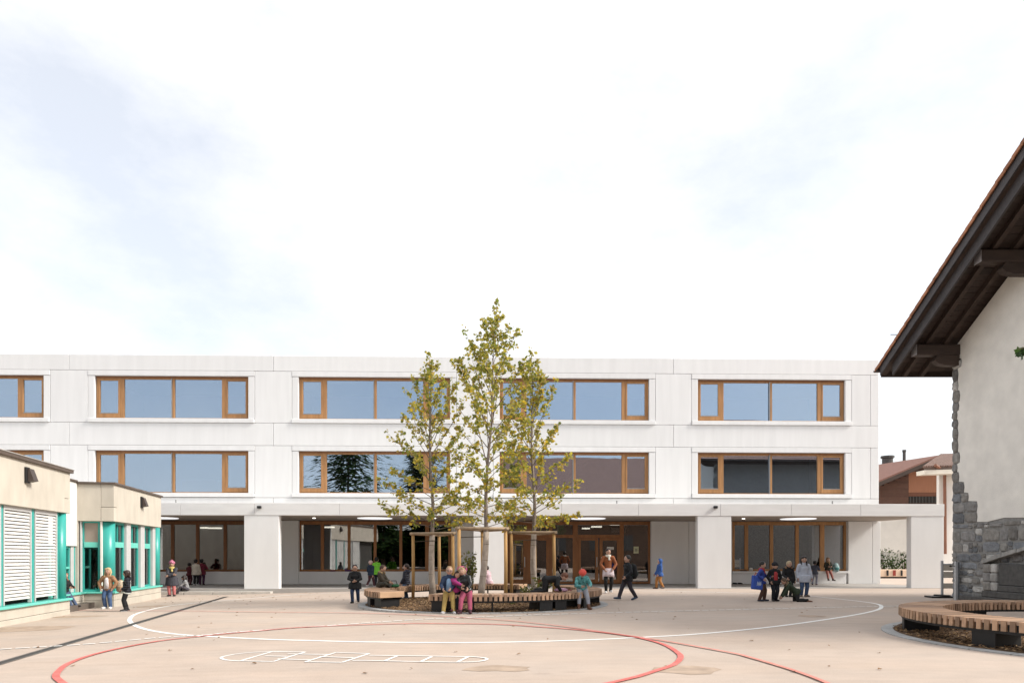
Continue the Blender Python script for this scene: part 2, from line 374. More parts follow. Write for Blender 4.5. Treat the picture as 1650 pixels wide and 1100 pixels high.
jb = [uLft] + [(cs[i]+cs[i+1])/2 for i in range(5)] + [uR]
for u0, u1 in zip(jb, jb[1:]):
    panel(u0, u1, z1, zR); panel(u0, u1, z3, z2); panel(u0, u1, zCT-.3, z4)
for i in range(6):
    l = bays[i-1][1]+SW if i else uLft; r = bays[i][0]-SW
    for a, b_ in ((z2, z1), (z4, z3)): panel(l, r, a, b_)
for a, b_ in ((z2, z1), (z4, z3)): panel(bays[5][1]+SW, U(1402.9), a, b_); panel(U(1402.9), uR, a, b_)
# backing walls with the openings left free, roof, ends, floors, rooms
mb = MB()
def core(u0, u1, za, zb, v0=.135, v1=.42): mb.box(u0, u1, v0, v1, za, zb)
core(uLft, uR-.01, zL1, zR-.02); core(uLft, uR-.01, zL2, zB1); core(uLft, uR-.01, 3.12, zB2)
for i in range(7):
    l = bays[i-1][1] if i else uLft; r = bays[i][0] if i < 6 else uR-.01
    core(l, r, zB1, zL1); core(l, r, zB2, zL2)
mb.build('backing_wall', CORE, school)
BD = 15.0
box('end_wall', CONC, school, uR-.3, uR, .16, BD, 0, zR-.015)
box('end_wall', CONC, school, uLft-.3, uLft, .0, BD, -.3, zR-.015)
box('rear_wall', CONC, school, uLft, uR-.3, BD-.3, BD, -.3, zR-.02)
box('roof_slab', CONC2, school, uLft, uR-.31, .43, BD-.31, zR-.35, zR-.05)
for z_ in (zB1-.75, zB2-.75): box('floor_slab', INT2, school, uLft, uR-.31, .43, BD-.31, z_-.15, z_+.15)
box('floor_slab', INTF, school, uLft, uR-.31, .43, BD-.31, -.05, .03)
mb = MB()
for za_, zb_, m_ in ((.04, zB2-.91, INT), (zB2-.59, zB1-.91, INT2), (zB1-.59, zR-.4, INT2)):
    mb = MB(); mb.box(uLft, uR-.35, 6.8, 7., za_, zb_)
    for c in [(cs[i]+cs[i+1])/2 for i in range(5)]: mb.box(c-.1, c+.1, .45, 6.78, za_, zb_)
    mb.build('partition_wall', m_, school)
    if m_ is INT2:                               # ceiling lamps and cupboards dimly seen in the classrooms
        mb = MB()
        for c in cs:
            for k in range(3): mb.box(c-3+2.4*k, c-1.2+2.4*k, 2.4, 2.6, zb_-.35, zb_-.28)
        mb.build('hanging_lamp', M('lamp_white', (.7, .7, .68), .5, .03), school)
        mb = MB()
        for c in cs: mb.box(c-3.2+random.random(), c-.6+random.random(), 6.3, 6.79, za_, za_+1.9, .01); mb.box(c+1.2, c+3.+random.random()*.4, 6.3, 6.79, za_, za_+1.1, .01)
        mb.build('cupboard', M('cupboard_wood', (.34, .24, .15), .6, .12), school)

def window(u0, u1, z0, z1_, v=.16):
    """timber window: two wide fixed panes and a casement at each end"""
    d = .10; mb = MB(); h = z1_-z0
    ps = [u0, u0+1.13, u1-1.13, u1]; mid = (u0+u1)/2
    mb.box(u0, u1, v, v+d, z1_-.13, z1_, .006); mb.box(u0, u1, v, v+d, z0, z0+.055, .006)
    mb.box(u0, u0+.09, v, v+d, z0+.055, z1_-.13, .006); mb.box(u1-.09, u1, v, v+d, z0+.055, z1_-.13, .006)
    for a in (ps[1], ps[2]-.19): mb.box(a, a+.19, v-.005, v+d, z0+.055, z1_-.13, .006)
    mb.box(mid-.03, mid+.075, v-.005, v+d, z0+.055, z1_-.13, .006)
    w = mb.build('window', WOOD, school)
    box('blind_guide', METAL, w, mid-.075, mid-.035, v-.03, v+.05, z0+.02, z1_-.08, ch=.005)
    box('blind_box', WOODD, w, u0+.01, u1-.01, v-.05, v-.008, z1_-.075, z1_-.005, ch=.005)
    for a, b_ in ((u0+.09, ps[1]), (ps[2], u1-.09)):
        mb = MB(); k = .085
        mb.box(a+.004, b_-.004, v-.018, v+.06, z0+.06, z0+.26, .006); mb.box(a+.004, b_-.004, v-.018, v+.06, z1_-.20, z1_-.135, .006)
        mb.box(a+.004, a+k, v-.018, v+.06, z0+.26, z1_-.20, .006); mb.box(b_-k, b_-.004, v-.018, v+.06, z0+.26, z1_-.20, .006)
        mb.build('casement_frame', WOOD, w)
        box('casement_bead', METAL, w, a+k, b_-k, v-.022, v+.02, z0+.255, z0+.295, ch=.004)
        box('pane', GLU, w, a+k-.01, b_-k+.01, v+.03, v+.042, z0+.26, z1_-.19)
    for a, b_ in ((ps[1]+.18, mid-.03), (mid+.07, ps[2]-.18)):
        box('pane', GLU, w, a, b_, v+.05, v+.062, z0+.05, z1_-.12)
    return w
for i, (u0, u1) in enumerate(bays):
    for (zb, zl, zt) in ((zB1, zL1, z1), (zB2, zL2, z3)):
        window(u0, u1, zb, zl)
        panel(u0-SW, u1+SW, zl, zt, -.012, .15, name='lintel')
        for a, b_ in ((u0-SW, u0), (u1, u1+SW)): panel(a, b_, zb, zl, 0., .14, name='jamb_panel')
        box('window_sill', CONC, school, u0-SW+.01, u1+SW-.01, -.075, .20, zb-.20, zb-.005, ch=.015)
# stair seen through the second bay's lower window
a = F(481, 733, 1.6); b_ = F(584, 794.5, 1.6); mb = MB()
A_, B_ = Vector((a[0]-.6, 1.6, a[1]+.36)), Vector((b_[0], 1.6, b_[1])); dn = Vector((0, 0, -1))
mb.tube([A_, B_], .035, 6)
for k in range(27):
    q = A_.lerp(B_, k/26); mb.tube([q, q+dn*.95], .012, 4)
sr = mb.build('stair_railing', M('stair_rail', (.30, .24, .17), .5, .1), school)
mb = MB()
mb.prism([A_+dn*.95, B_+dn*.95, B_+dn*1.25, A_+dn*1.25], (0, 1.2, 0)); mb.build('stair_flight', M('stair_concrete', (.40, .38, .35), .8, .1), school)

# canopy
uCR = U(1522, CV); uCL = uLft-.3
nr_ = [(uCL, CV+.16), (uCR, CV+.16), (uCR, CV+.6), (uR-.02, -.002), (uCL, -.002)]
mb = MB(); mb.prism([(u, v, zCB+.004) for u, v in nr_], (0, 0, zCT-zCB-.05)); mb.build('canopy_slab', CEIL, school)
fj = [uCL] + [U(x, CV) for x in (30, 160, 291, 410, 546.7, 660, 780, 905, 1029, 1161, 1275, 1387)] + [uCR]
for u0, u1 in zip(fj, fj[1:]): box('canopy_fascia', CONC2, school, u0+.005, u1-.005, CV, CV+.158, zCB, zCT, ch=.008)
box('canopy_fascia', CONC2, school, uCR-.15, uCR, CV+.165, CV+.6, zCB, zCT, ch=.008)
box('roof_gravel', M('roof_gravel', (.62, .60, .57), .9, .15, 9), school, uCL+.1, uR-.05, CV+.17, -.03, zCT-.045, zCT-.01)
lights = [U(x, CV+2.1) for x in (-95, 257, 604, 948, 1286)]
for u in lights:
    mb = MB(); n = 28
    ring = [(u+.78*math.cos(2*math.pi*k/n), CV+2.1+.78*math.sin(2*math.pi*k/n)) for k in range(n)]
    mb.prism([(x, y, zCB-.025) for x, y in ring], (0, 0, .027)); mb.build('ceiling_skylight', emis('skylight_diffuser', (.95, .97, 1.), .35), school)  # slab above is closed; emission stands in for daylight coming through
    mb = MB(); mb.ell((u, CV+2.1, zCT-.02), (.85, .85, .16), None, 24, 8); mb.build('skylight_dome', M('skylight_acrylic', (.42, .46, .47), .15, .05, spec=.7), school, True)
    mb = MB(); mb.tube([(u+1.15, CV+1.2, zCT-.02), (u+1.15, CV+1.2, zCT+.22)], .03, 6); mb.build('roof_vent_pipe', METAL, school)
for x in (418, 1152): 
    u, z_ = F(x, 817, CV); mb = MB(); mb.box(u-.07, u+.09, CV-.12, CV-.001, z_-.05, z_+.06, .012); mb.build('wall_light', BLACK, school)
for x in (506, 700, 1198, 880): 
    u = U(x, CV+1.9); mb = MB(); mb.tube([(u, CV+1.9, zCB-.03), (u, CV+1.9, zCB+.01)], .07, 12); mb.build('spot_light', emis('spot_lens', (1, .97, .9), 1.0), school)
# pillars
for a, b_ in ((393, 449.3), (763, 814), (1124.5, 1178.5), (1468.5, 1521.5)):
    box('pillar', PILC, school, U(a, CV), U(b_, CV), CV+.02, CV+.36, -.3 if a < 500 else -.02, zCB-.002, ch=.012)
box('pillar', PILC, school, U(30, CV), U(88, CV), CV+.02, CV+.36, -.3, zCB-.002, ch=.012)
# ground floor walls
def gw(x0, x1, za=.02, zb=3.105, v0=0.): box('ground_wall_panel', PILC, school, U(x0)+.006, U(x1)-.006, v0, v0+.4, za, zb, ch=.01)
zLW = Z(920.3, 600)
gw(-200, 120); gw(120, 400, .02, zLW); gw(400, 480.7); gw(480.7, 727.3, .02, zLW); gw(727.3, 818); gw(1049.3, 1110); gw(1110, 1180, .02); gw(1180, 1364, .02, zLW+.0); gw(1367, 1406); gw(1406, 1419)
box('window_ledge', CONC2, school, U(1180), U(1366.6), -.001-.10, -.002, zLW-.10, zLW+.01, ch=.01)
GV = .24
def glazing(x0, x1, za, posts, zb=3.10, wood=WOOD, name='glazed_front'):
    u0, u1 = U(x0, GV), U(x1, GV); mb = MB(); d = .12
    mb.box(u0, u1, GV, GV+d, zb-.17, zb, .006); mb.box(u0, u1, GV, GV+d, za, za+.10, .006)
    us = [(u0, u0+.12)] + [(U(a, GV), U(b_, GV)) for a, b_ in posts] + [(u1-.14, u1)]
    for a, b_ in us: mb.box(a, b_, GV-.004, GV+d, za+.10, zb-.17, .006)
    g_ = mb.build(name, wood, school)
    for (a, b_), (c, e) in zip(us, us[1:]): box('pane', GLG, g_, b_-.008, c+.008, GV+.05, GV+.062, za+.09, zb-.16)
    return g_
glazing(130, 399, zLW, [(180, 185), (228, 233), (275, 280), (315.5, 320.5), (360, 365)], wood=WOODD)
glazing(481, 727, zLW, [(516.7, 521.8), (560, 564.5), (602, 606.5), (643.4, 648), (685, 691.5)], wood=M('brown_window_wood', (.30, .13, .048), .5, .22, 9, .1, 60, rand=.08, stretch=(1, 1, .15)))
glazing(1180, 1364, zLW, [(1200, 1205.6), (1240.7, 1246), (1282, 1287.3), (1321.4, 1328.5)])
# entrance
ent = glazing(818, 1049, .03, [(848, 857), (885, 890), (923, 931), (999, 1005)], wood=M('brown_window_wood', None))
for (a, b_) in ((818, 923), (931, 1005)):
    box('transom', M('brown_window_wood', None), ent, U(a, GV)+.01, U(b_, GV), GV-.012, GV+.11, Z(866, 930, GV), Z(861, 930, GV), ch=.006)
for (a, b_, nm) in ((931, 964, 'door'), (966, 999, 'door'), (819.5, 848, 'door'), (858, 885, 'door')):
    mb = MB(); u0, u1 = U(a, GV), U(b_, GV); zt = Z(866.3, 930, GV); k = .15
    mb.box(u0, u0+k, GV-.03, GV+.03, .05, zt, .006); mb.box(u1-k, u1, GV-.03, GV+.03, .05, zt, .006)
    mb.box(u0+k, u1-k, GV-.03, GV+.03, zt-.12, zt, .006); mb.box(u0+k, u1-k, GV-.03, GV+.03, .05, .24, .006)
    dr = mb.build(nm, M('brown_window_wood', None), ent); mb = MB()
    uh = u1-.08 if a in (931, 819.5) else u0+.08
    mb.tube([(uh, GV-.09, .85), (uh, GV-.09, 1.35)], .016, 8); mb.tube([(uh, GV-.09, .92), (uh, GV-.02, .92)], .01, 6); mb.tube([(uh, GV-.09, 1.28), (uh, GV-.02, 1.28)], .01, 6)
    mb.build('door_handle', STEEL, dr)
def sheet(x0, x1, y0, y1, v, m, name, parent):
    u0, za = F(x0, y1, v); u1, zb = F(x1, y0, v); return box(name, m, parent, u0, u1, v-.006, v, za, zb)
PAPER = M('notice_paper', (.62, .62, .42), .8, .15, 20)
nb = sheet(1021, 1029, 880, 891, GV+.045, PAPER, 'door_notice', ent)
sheet(1023, 1027, 883, 888, GV+.036, M('notice_print', (.35, .36, .25), .8, .3, 60), 'notice_print', nb)
sheet(978, 989, 880.5, 885, GV+.044, M('white_notice', (.75, .75, .72), .8, .05, 20), 'door_notice', ent)
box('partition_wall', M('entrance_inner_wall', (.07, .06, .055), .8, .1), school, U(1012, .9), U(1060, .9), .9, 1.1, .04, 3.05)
# lamps burning inside
for (x0, x1, y, v) in ((521, 538, 849, 2.2), (953, 969, 848.3, 2.6), (983, 998, 844.6, 1.6), (938, 950, 851, 4.), (318, 334, 850, 2.0), (336, 356, 850.5, 2.0)):
    u0, z_ = F(x0, y, v); u1, _z = F(x1, y, v); box('ceiling_lamp', emis('lamp_tube', (1, .96, .86), 1.4), school, u0, u1, v-.15, v+.15, z_-.03, z_+.04)
sheet(985, 1009, 850, 857, 5.5, M('white_board', (.7, .7, .68), .6, .05), 'white_board', school)
# simple furniture seen dimly behind the glass: tables
mb = MB()
for x in (540, 590, 640, 690, 830, 870, 950, 1220, 1260, 1300):
    u = U(x, 3.); v_ = random.uniform(2, 5)
    mb.box(u-.6, u+.6, v_-.35, v_+.35, .70, .74)
    for i in (-.55, .55):
        for j in (-.3, .3): mb.box(u+i-.02, u+i+.02, v_+j-.02, v_+j+.02, .03, .70)
mb.build('classroom_table', M('table_wood', (.3, .2, .11), .5, .1), school)
# covered floor
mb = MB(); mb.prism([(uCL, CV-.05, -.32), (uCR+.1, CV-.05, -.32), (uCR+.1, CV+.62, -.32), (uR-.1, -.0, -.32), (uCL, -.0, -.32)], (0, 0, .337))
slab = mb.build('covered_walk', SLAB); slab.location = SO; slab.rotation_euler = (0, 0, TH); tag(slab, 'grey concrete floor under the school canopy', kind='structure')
mb = MB(); u = uCL
while u < U(430, CV):
    mb.box(u+.006, u+1.19, CV-.36, CV-.052, -.4, -.085, .012); u += 1.2
st = mb.build('step_stone', M('step_stone', (.50, .47, .43), .8, .12, 5), slab)

# ------------------------------------------------------------------ the low pavilion on the left
PH = math.atan(.2045); PO = Vector((-12.53, 21.5, 0)); PX = Vector((math.cos(PH), math.sin(PH), 0)); PY = Vector((-math.sin(PH), math.cos(PH), 0))
pav = tag(empty('pavilion_building', PO, PH), 'low beige concrete pavilion with teal window frames and white louvre blinds', 'pavilion')
def PVx(px, py, x):                               # picture -> (y, z) on a wall facing the yard
    d = ray(px, py); o = Vector((0, 0, CAMZ)); t_ = (x - (o-PO).dot(PX))/d.dot(PX); q = o+d*t_; return (q-PO).dot(PY), q.z
def PVy(px, py, y):                               # picture -> (x, z) on a wall facing the camera
    d = ray(px, py); o = Vector((0, 0, CAMZ)); t_ = (y - (o-PO).dot(PY))/d.dot(PY); q = o+d*t_; return (q-PO).dot(PX), q.z
GZ = -.5
zPT = PVx(184, 779.3, 0)[1]; zPB = PVx(184, 839.4, 0)[1]; zSi = PVx(184, 952.7, 0)[1]
b2e = PVx(259.6, 850, 0)[0]; b1x = -.27; b1s = PVx(113, 800, b1x)[0]; b1e = -12.5; xs_ = -1.05
print('pavilion', zPT, zPB, zSi, b2e, b1s)
pb = lambda name, m, *a, ch=0.: box(name, m, pav, *a, ch=ch)
# bay 2
yj = PVx(222, 820, 0)[0]
pb('parapet_panel', PAVC, -.25, 0, .252, yj-.006, zPB, zPT, ch=.01); pb('parapet_panel', PAVC, -.25, 0, yj+.006, b2e, zPB-.0, zPT, ch=.01)
xk = PVy(162.5, 840, 0)[0]; zk = PVy(160, 816.6, 0)[1]
pb('parapet_panel', PAVC, -3.0, xk-.004, 0, .25, zPB, zPT, ch=.01); pb('parapet_panel', PAVC, xk+.004, -.001, 0, .25, zk+.006, zPT, ch=.01); pb('corner_block', PAVC, xk+.004, -.001, -.003, .248, zPB, zk-.006, ch=.01)
pb('roof_edge', TRIM, -3.0, .06, -.06, .0, zPT-.02, zPT+.05, ch=.008); pb('roof_edge', TRIM, .0, .06, .002, b2e+.05, zPT-.02, zPT+.05, ch=.008)
pb('roof_slab', M('roof_felt', (.2, .19, .18), .9, .2), -13, -1.26, b1e, b2e, zPT-.35, zPT-.08); pb('roof_slab', M('roof_felt', None), -1.255, -.252, .255, b2e, zPT-.35, zPT-.08)
sz0 = zSi-.055
for (za, zb) in ((GZ, .0), (.008, sz0)):
    pb('plinth_block', PAVC, -.12, 0 if za < 0 else -.004, .302, b2e/2-.004, za, zb, ch=.008); pb('plinth_block', PAVC, -.12, 0 if za < 0 else -.004, b2e/2+.004, b2e, za, zb, ch=.008)
    pb('plinth_block', PAVC, xs_+.01, -.001 if za < 0 else -.005, 0 if za < 0 else .004, .30, za, zb, ch=.008)
pb('window_sill', TEALL, -.55, .05, -.05, b2e+.03, sz0, zSi, ch=.01); pb('window_sill', TEALL, xs_-.3, -.551, -.05, .5, sz0, zSi, ch=.01)
WXp = -.20                                         # window plane of bay 2, set back under the parapet
def teal_col(x, y, r, za, zb):
    mb = MB(); n = 20
    mb.tube([(x, y, za), (x, y, zb)], r, n); o = mb.build('round_column', TEAL, pav, False)
    for p_ in o.data.polygons: p_.use_smooth = len(p_.vertices) == 4
teal_col(-.29, .31, .21, zSi, zPB)
def winx(x, y0, y1, za, zb, rail=True, name='window', fr=TEAL, k=.07):
    mb = MB(); mb.box(x-.06, x+.02, y0, y0+k, za, zb, .004); mb.box(x-.06, x+.02, y1-k, y1, za, zb, .004)
    mb.box(x-.06, x+.02, y0+k, y1-k, za, za+k, .004); mb.box(x-.06, x+.02, y0+k, y1-k, zb-k, zb, .004)
    w = mb.build(name, fr, pav); zr = za + (zb-za)*.63
    if rail: box('rail', TEALL, w, x-.06, x+.03, y0+k, y1-k, zr, zr+.18, ch=.006); box('upright', TEAL, w, x-.05, x+.01, (y0+y1)/2-.12, (y0+y1)/2-.075, zr+.18, zb-k)
    box('pane', DKGL, w, x-.03, x-.02, y0+k-.01, y1-k+.01, za+k-.01, zb-k+.01); return w
wy = [(PVx(a, 900, WXp)[0], PVx(b_, 900, WXp)[0]) for a, b_ in ((183, 199), (206.5, 222), (229, 241.5))]
for a, b_ in wy: winx(WXp, a, b_, zSi, zPB)
for a, b_ in ((199.4, 206), (222.6, 228.6), (242.2, 246)):
    y0, y1 = PVx(a, 900, WXp)[0], PVx(b_, 900, WXp)[0]; pb('grey_post', GREYP, WXp-.06, WXp+.10, y0, y1, zSi, zPB, ch=.012)
ye = PVx(250, 900, -.29)[0]; teal_col(-.27, ye, .15, zSi, zPB)
# frontal window of bay 2
yW = .16; xa, xb = PVy(132.5, 900, yW)[0], PVy(161.5, 900, yW)[0]; zr0, zr1 = PVy(150, 881.5, yW)[1], PVy(150, 873, yW)[1]
mb = MB(); k = .06
mb.box(xa, xa+k, yW-.02, yW+.06, zSi, zPB, .004); mb.box(xb-k, xb, yW-.02, yW+.06, zSi, zPB, .004); mb.box(xa+k, xb-k, yW-.02, yW+.06, zSi, zSi+.07, .004); mb.box(xa+k, xb-k, yW-.02, yW+.06, zPB-.05, zPB, .004)
w = mb.build('window', TEAL, pav); box('rail', TEALL, w, xa+k, xb-k, yW-.03, yW+.06, zr0, zr1, ch=.006)
box('pane', DKGL, w, xa+k-.01, xb-k+.01, yW+.02, yW+.03, zSi+.06, zr0+.01)
box('opaque_panel', M('taupe_panel', (.30, .25, .21), .6, .05), w, xa+k-.01, xb-k+.01, yW+.01, yW+.03, zr1-.01, zPB-.04)
x0, x1 = PVy(162, 900, .1)[0], PVy(165.3, 900, .1)[0]; pb('white_post', M('white_post', (.72, .70, .66), .6, .04), x0, x1, .06, .18, zSi, zPB, ch=.008)
x0, x1 = PVy(129.3, 900, .1)[0], PVy(132, 900, .1)[0]; pb('grey_post', GREYP, x0, x1, .06, .18, zSi, zPB, ch=.008)
# set-back link
zl = PVx(115, 879.3, xs_)[1]
pb('white_panel', PAVW, xs_-.2, xs_, b1s-.4, .0-.003, zl, zPT+.02, ch=.008); pb('roof_edge', TRIM, xs_-.2, xs_+.05, b1s-.2, -.07, zPT+.025, zPT+.085, ch=.006)
for (za, zb) in ((GZ, 0.), (.008, sz0)): pb('plinth_block', PAVC, xs_-.2, xs_+.20, b1s-.3, -.004, za, zb, ch=.008)
pb('link_wall', PAVC, -1.25, -1.035, .0, .24, zSi, zPB)
pb('window_sill', TEALL, xs_-.25, xs_+.26, b1s-.3, -.055, sz0, zSi, ch=.008)
y0, y1 = PVx(99, 900, xs_-.1)[0], PVx(111.5, 900, xs_-.1)[0]; winx(xs_-.1, y0-.8, y0, zSi, zl, False); w = winx(xs_-.1, y0, y1, zSi, zl, False)
box('rail', TEALL, w, xs_-.16, xs_-.06, y0+.07, y1-.07, PVx(105, 916, xs_-.1)[1], PVx(105, 912.5, xs_-.1)[1])
for a, b_, m in ((112, 116.5, GREYP), (117, 126.5, TEAL), (127, 129.5, GREYP)):
    y0, y1 = PVx(a, 900, xs_-.1)[0], PVx(b_, 900, xs_-.1)[0]; pb('grey_post' if m is GREYP else 'teal_post', m, xs_-.16, xs_-.05, y0, min(y1, -.01), zSi, zl, ch=.012)
# bay 1
yj = PVx(41.5, 800, b1x)[0]; zpb1 = PVx(113, 826.9, b1x)[1]; zpt1 = PVx(113, 761.5, b1x)[1]; zs1 = PVx(113, 962.5, b1x)[1]
yk = PVx(104.5, 800, b1x)[0]; zk = PVx(108, 803, b1x)[1]
pb('parapet_panel', PAVC, b1x-.25, b1x, yj+.006, yk-.004, zpb1, zpt1, ch=.01); pb('parapet_panel', PAVC, b1x-.25, b1x, yk+.004, b1s, zk+.005, zpt1, ch=.01); pb('corner_block', PAVC, b1x-.25, b1x+.003, yk+.004, b1s, zpb1, zk-.005, ch=.01)
for k in range(3): pb('parapet_panel', PAVC, b1x-.25, b1x, yj-.006-2.6*(k+1)+.012, yj-.006-2.6*k, zpb1, zpt1, ch=.01)
pb('roof_edge', TRIM, b1x-.25, b1x+.07, b1e, b1s+.06, zpt1-.015, zpt1+.07, ch=.008); pb('roof_edge', M('roof_edge_grey', (.35, .33, .31), .5, .1), b1x-.25, b1x+.085, b1e, b1s+.075, zpt1+.07, zpt1+.095, ch=.006)
pb('end_wall', PAVC, -4, b1x-.26, b1s-.25, b1s, zpb1, zpt1); pb('end_wall', PAVC, xs_-.2, b1x-.02, b1s-.25, b1s-.01, GZ, zs1-.06)
pb('window_sill', TEALL, b1x-.5, b1x+.06, b1e, b1s+.02, zs1-.06, zs1, ch=.01); pb('window_sill', TEALL, xs_, b1x-.5, b1s-.3, b1s+.02, zs1-.06, zs1, ch=.01)
y = b1s
for L in (1.75, 2.2, 2.2, 2.2):
    pb('plinth_block', PAVC, b1x-.2, b1x, y-L+.008, y, GZ, zs1-.32, ch=.008); pb('plinth_block', PAVC, b1x-.2, b1x-.006, y-L+.008, y, zs1-.312, zs1-.06, ch=.008); y -= L
bx = b1x-.12
yc = PVx(97, 900, bx-.05)[0]; teal_col(bx-.06, yc, .15, zs1, zpb1)
def blind(ya, yb, n=26):
    bl = MB(); bl.box(bx-.05, bx+.03, ya, ya+.035, zs1+.01, zpb1, .004); bl.box(bx-.05, bx+.03, yb-.035, yb, zs1+.01, zpb1, .004); bl.box(bx-.05, bx+.03, ya+.035, yb-.035, zpb1-.1, zpb1-.003, .004)
    g_ = bl.build('louvre_blind', GREYP, pav); s_ = MB(); h = (zpb1-.1-zs1-.1)/n; c = math.cos(R(62)); sn = math.sin(R(62)); l = h*.43
    s_.obox((0, 0, 0), (c*l, 0, -sn*l), (0, (yb-ya)/2-.042, 0), (.006*sn, 0, .006*c), .003); me = s_.mesh('slat', SLATW)
    for k in range(n): link('slat', me, g_, (bx-.01, (ya+yb)/2, zs1+.1+h*(k+.5)))
blind(PVx(55, 900, bx)[0], PVx(90.5, 900, bx)[0]); blind(PVx(4.2, 900, bx)[0], PVx(49, 900, bx)[0])
ya = PVx(4.2, 900, bx)[0]
for k in range(2): blind(ya-.12-1.6*(k+1)+.1, ya-.12-1.6*k)
for a, b_ in ((50.2, 54), (0, 3.6), (91.5, 93)):
    y0, y1 = PVx(a, 900, bx)[0], PVx(b_, 900, bx)[0]; pb('teal_post', TEAL, bx-.10, bx+.02, y0, y1, zs1, zpb1, ch=.01)
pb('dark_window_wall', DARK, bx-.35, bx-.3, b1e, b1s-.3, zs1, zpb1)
# floodlights
def flood(px, py, x):
    y, z_ = PVx(px, py, x); mb = MB()
    mb.prism([(x+.052, y-.12, z_-.17), (x+.052, y-.12, z_+.15), (x+.09, y-.12, z_+.15), (x+.19, y-.12, z_-.14)], (0, .24, 0))
    w = mb.build('floodlight', M('flood_brown', (.06, .045, .04), .5, .15), pav); box('mount', BLACK, w, x+.002, x+.05, y-.17, y+.02, z_-.20, z_+.18, ch=.006)
flood(44.5, 765, b1x); flood(228.5, 808.5, 0)
# rooms behind the glass
pb('rear_wall', PAVC, -13, -.3, b2e-.25, b2e-.01, GZ, zPT-.1); pb('floor_slab', INTF, -13, -.56, b1e, b2e-.3, -.3, -.05); pb('room_wall', INT, -5, -4.9, b1e, b2e-.3, -.05, zPT-.36)
# cupboards and a table seen dimly inside
for k in range(4): pb('shelf_unit', M('shelf_wood', (.25, .17, .1), .6, .2), -4.2, -3.8, .6+.9*k, 1.4+.9*k, -.04, 1.1+.2*(k % 2))
pb('child_drawing', M('yellow_paper', (.62, .47, .10), .8, .2, 12), PVy(153, 900, .3)[0], PVy(158, 900, .3)[0], .30, .32, PVy(150, 947, .3)[1], PVy(150, 939, .3)[1])
# ------------------------------------------------------------------ the old stone house on the right
HX, HY0, HY1 = 14.2, 10.6, 22.0                    # gable wall plane, its near and far corner
house = tag(empty('stone_house', (HX, HY1, 0)), 'old rendered house with rubble stone base, stone corner and deep dark timber eaves', 'house')
def hb(name, m, *a, ch=0., parent=None):           # in world metres
    mb = MB(); x0, x1, y0, y1, z0, z1_ = a; mb.box(x0-HX, x1-HX, y0-HY1, y1-HY1, z0, z1_, ch); return mb.build(name, m, parent or house)
SL = .5525; EY, EZ = 23.0, 7.17; RY = 16.4; SA = math.atan(SL)
def rz(y, off=0.): return EZ + SL*(EY-y if y >= RY else (EY-RY)-(RY-y)) + off
RENDER = M('cream_render', (.80, .775, .72), .9, .09, 2.2, .5, 35, bdist=.02)
DKW = M('dark_eaves_wood', (.050, .034, .027), .7, .25, 5, .2, 50, rand=.25, stretch=(.3, 1, 1))
RAKE = M('weathered_rake_board', (.050, .043, .043), .55, .2, 5, .1, 50, rand=.1)
TILE = M('clay_roof_tile', (.33, .145, .075), .8, .3, 8, .2, 40, rand=.3)
TILEB = M('brown_roof_tiles', (.35, .21, .165), .85, .3, 7)
MORT = M('lime_mortar', (.26, .255, .245), .95, .2, 9, .6, 30, bdist=.02)
mb = MB()
pts = [(HX+.012, HY1, 0), (HX+.012, HY0, 0), (HX+.012, HY0, rz(HY0, .30)), (HX+.012, RY, rz(RY, .30)), (HX+.012, HY1, rz(HY1, .30))]
mb.prism([(x-HX, y-HY1, z_) for x, y, z_ in pts], (11.5, 0, 0)); mb.build('masonry_core', MORT, house)
# render coat: a sheet with a ragged lower and corner edge, standing in front of the masonry
def rag(z_): return .10*math.sin(z_*3.1)+.07*math.sin(z_*7.7+1)
quoin = []
z_ = 2.42
random.seed(11)
while z_ < 7.95:
    h = random.uniform(.26, .42); w_ = random.choice([.22, .30, .42, .34, .26]); 
    if z_ < 3.6: w_ = random.choice([.55, .75, .95])
    if z_ < 2.9: w_ = 1.15
    quoin.append((z_, min(h, 7.97-z_), w_)); z_ += h
edge = []
for (q, h, w_) in quoin: edge += [(HY1-w_-.02, q+.02), (HY1-w_-.05, q+h/2), (HY1-w_-.02, q+h-.02)]
poly = [(HY0, 2.45)] + [(HY0+.7*k, 2.46+.05*math.sin(k*2.1)) for k in range(1, 15)] + edge + [(HY1-.30, 8.02), (HY1-.02, 8.0), (HY1-.02, rz(HY1, .29)), (RY, rz(RY, .29)), (HY0, rz(HY0, .29))]
mb = MB(); mb.prism([(-.012, y-HY1, z_) for y, z_ in poly], (.02, 0, 0)); mb.build('render_coat', RENDER, house)
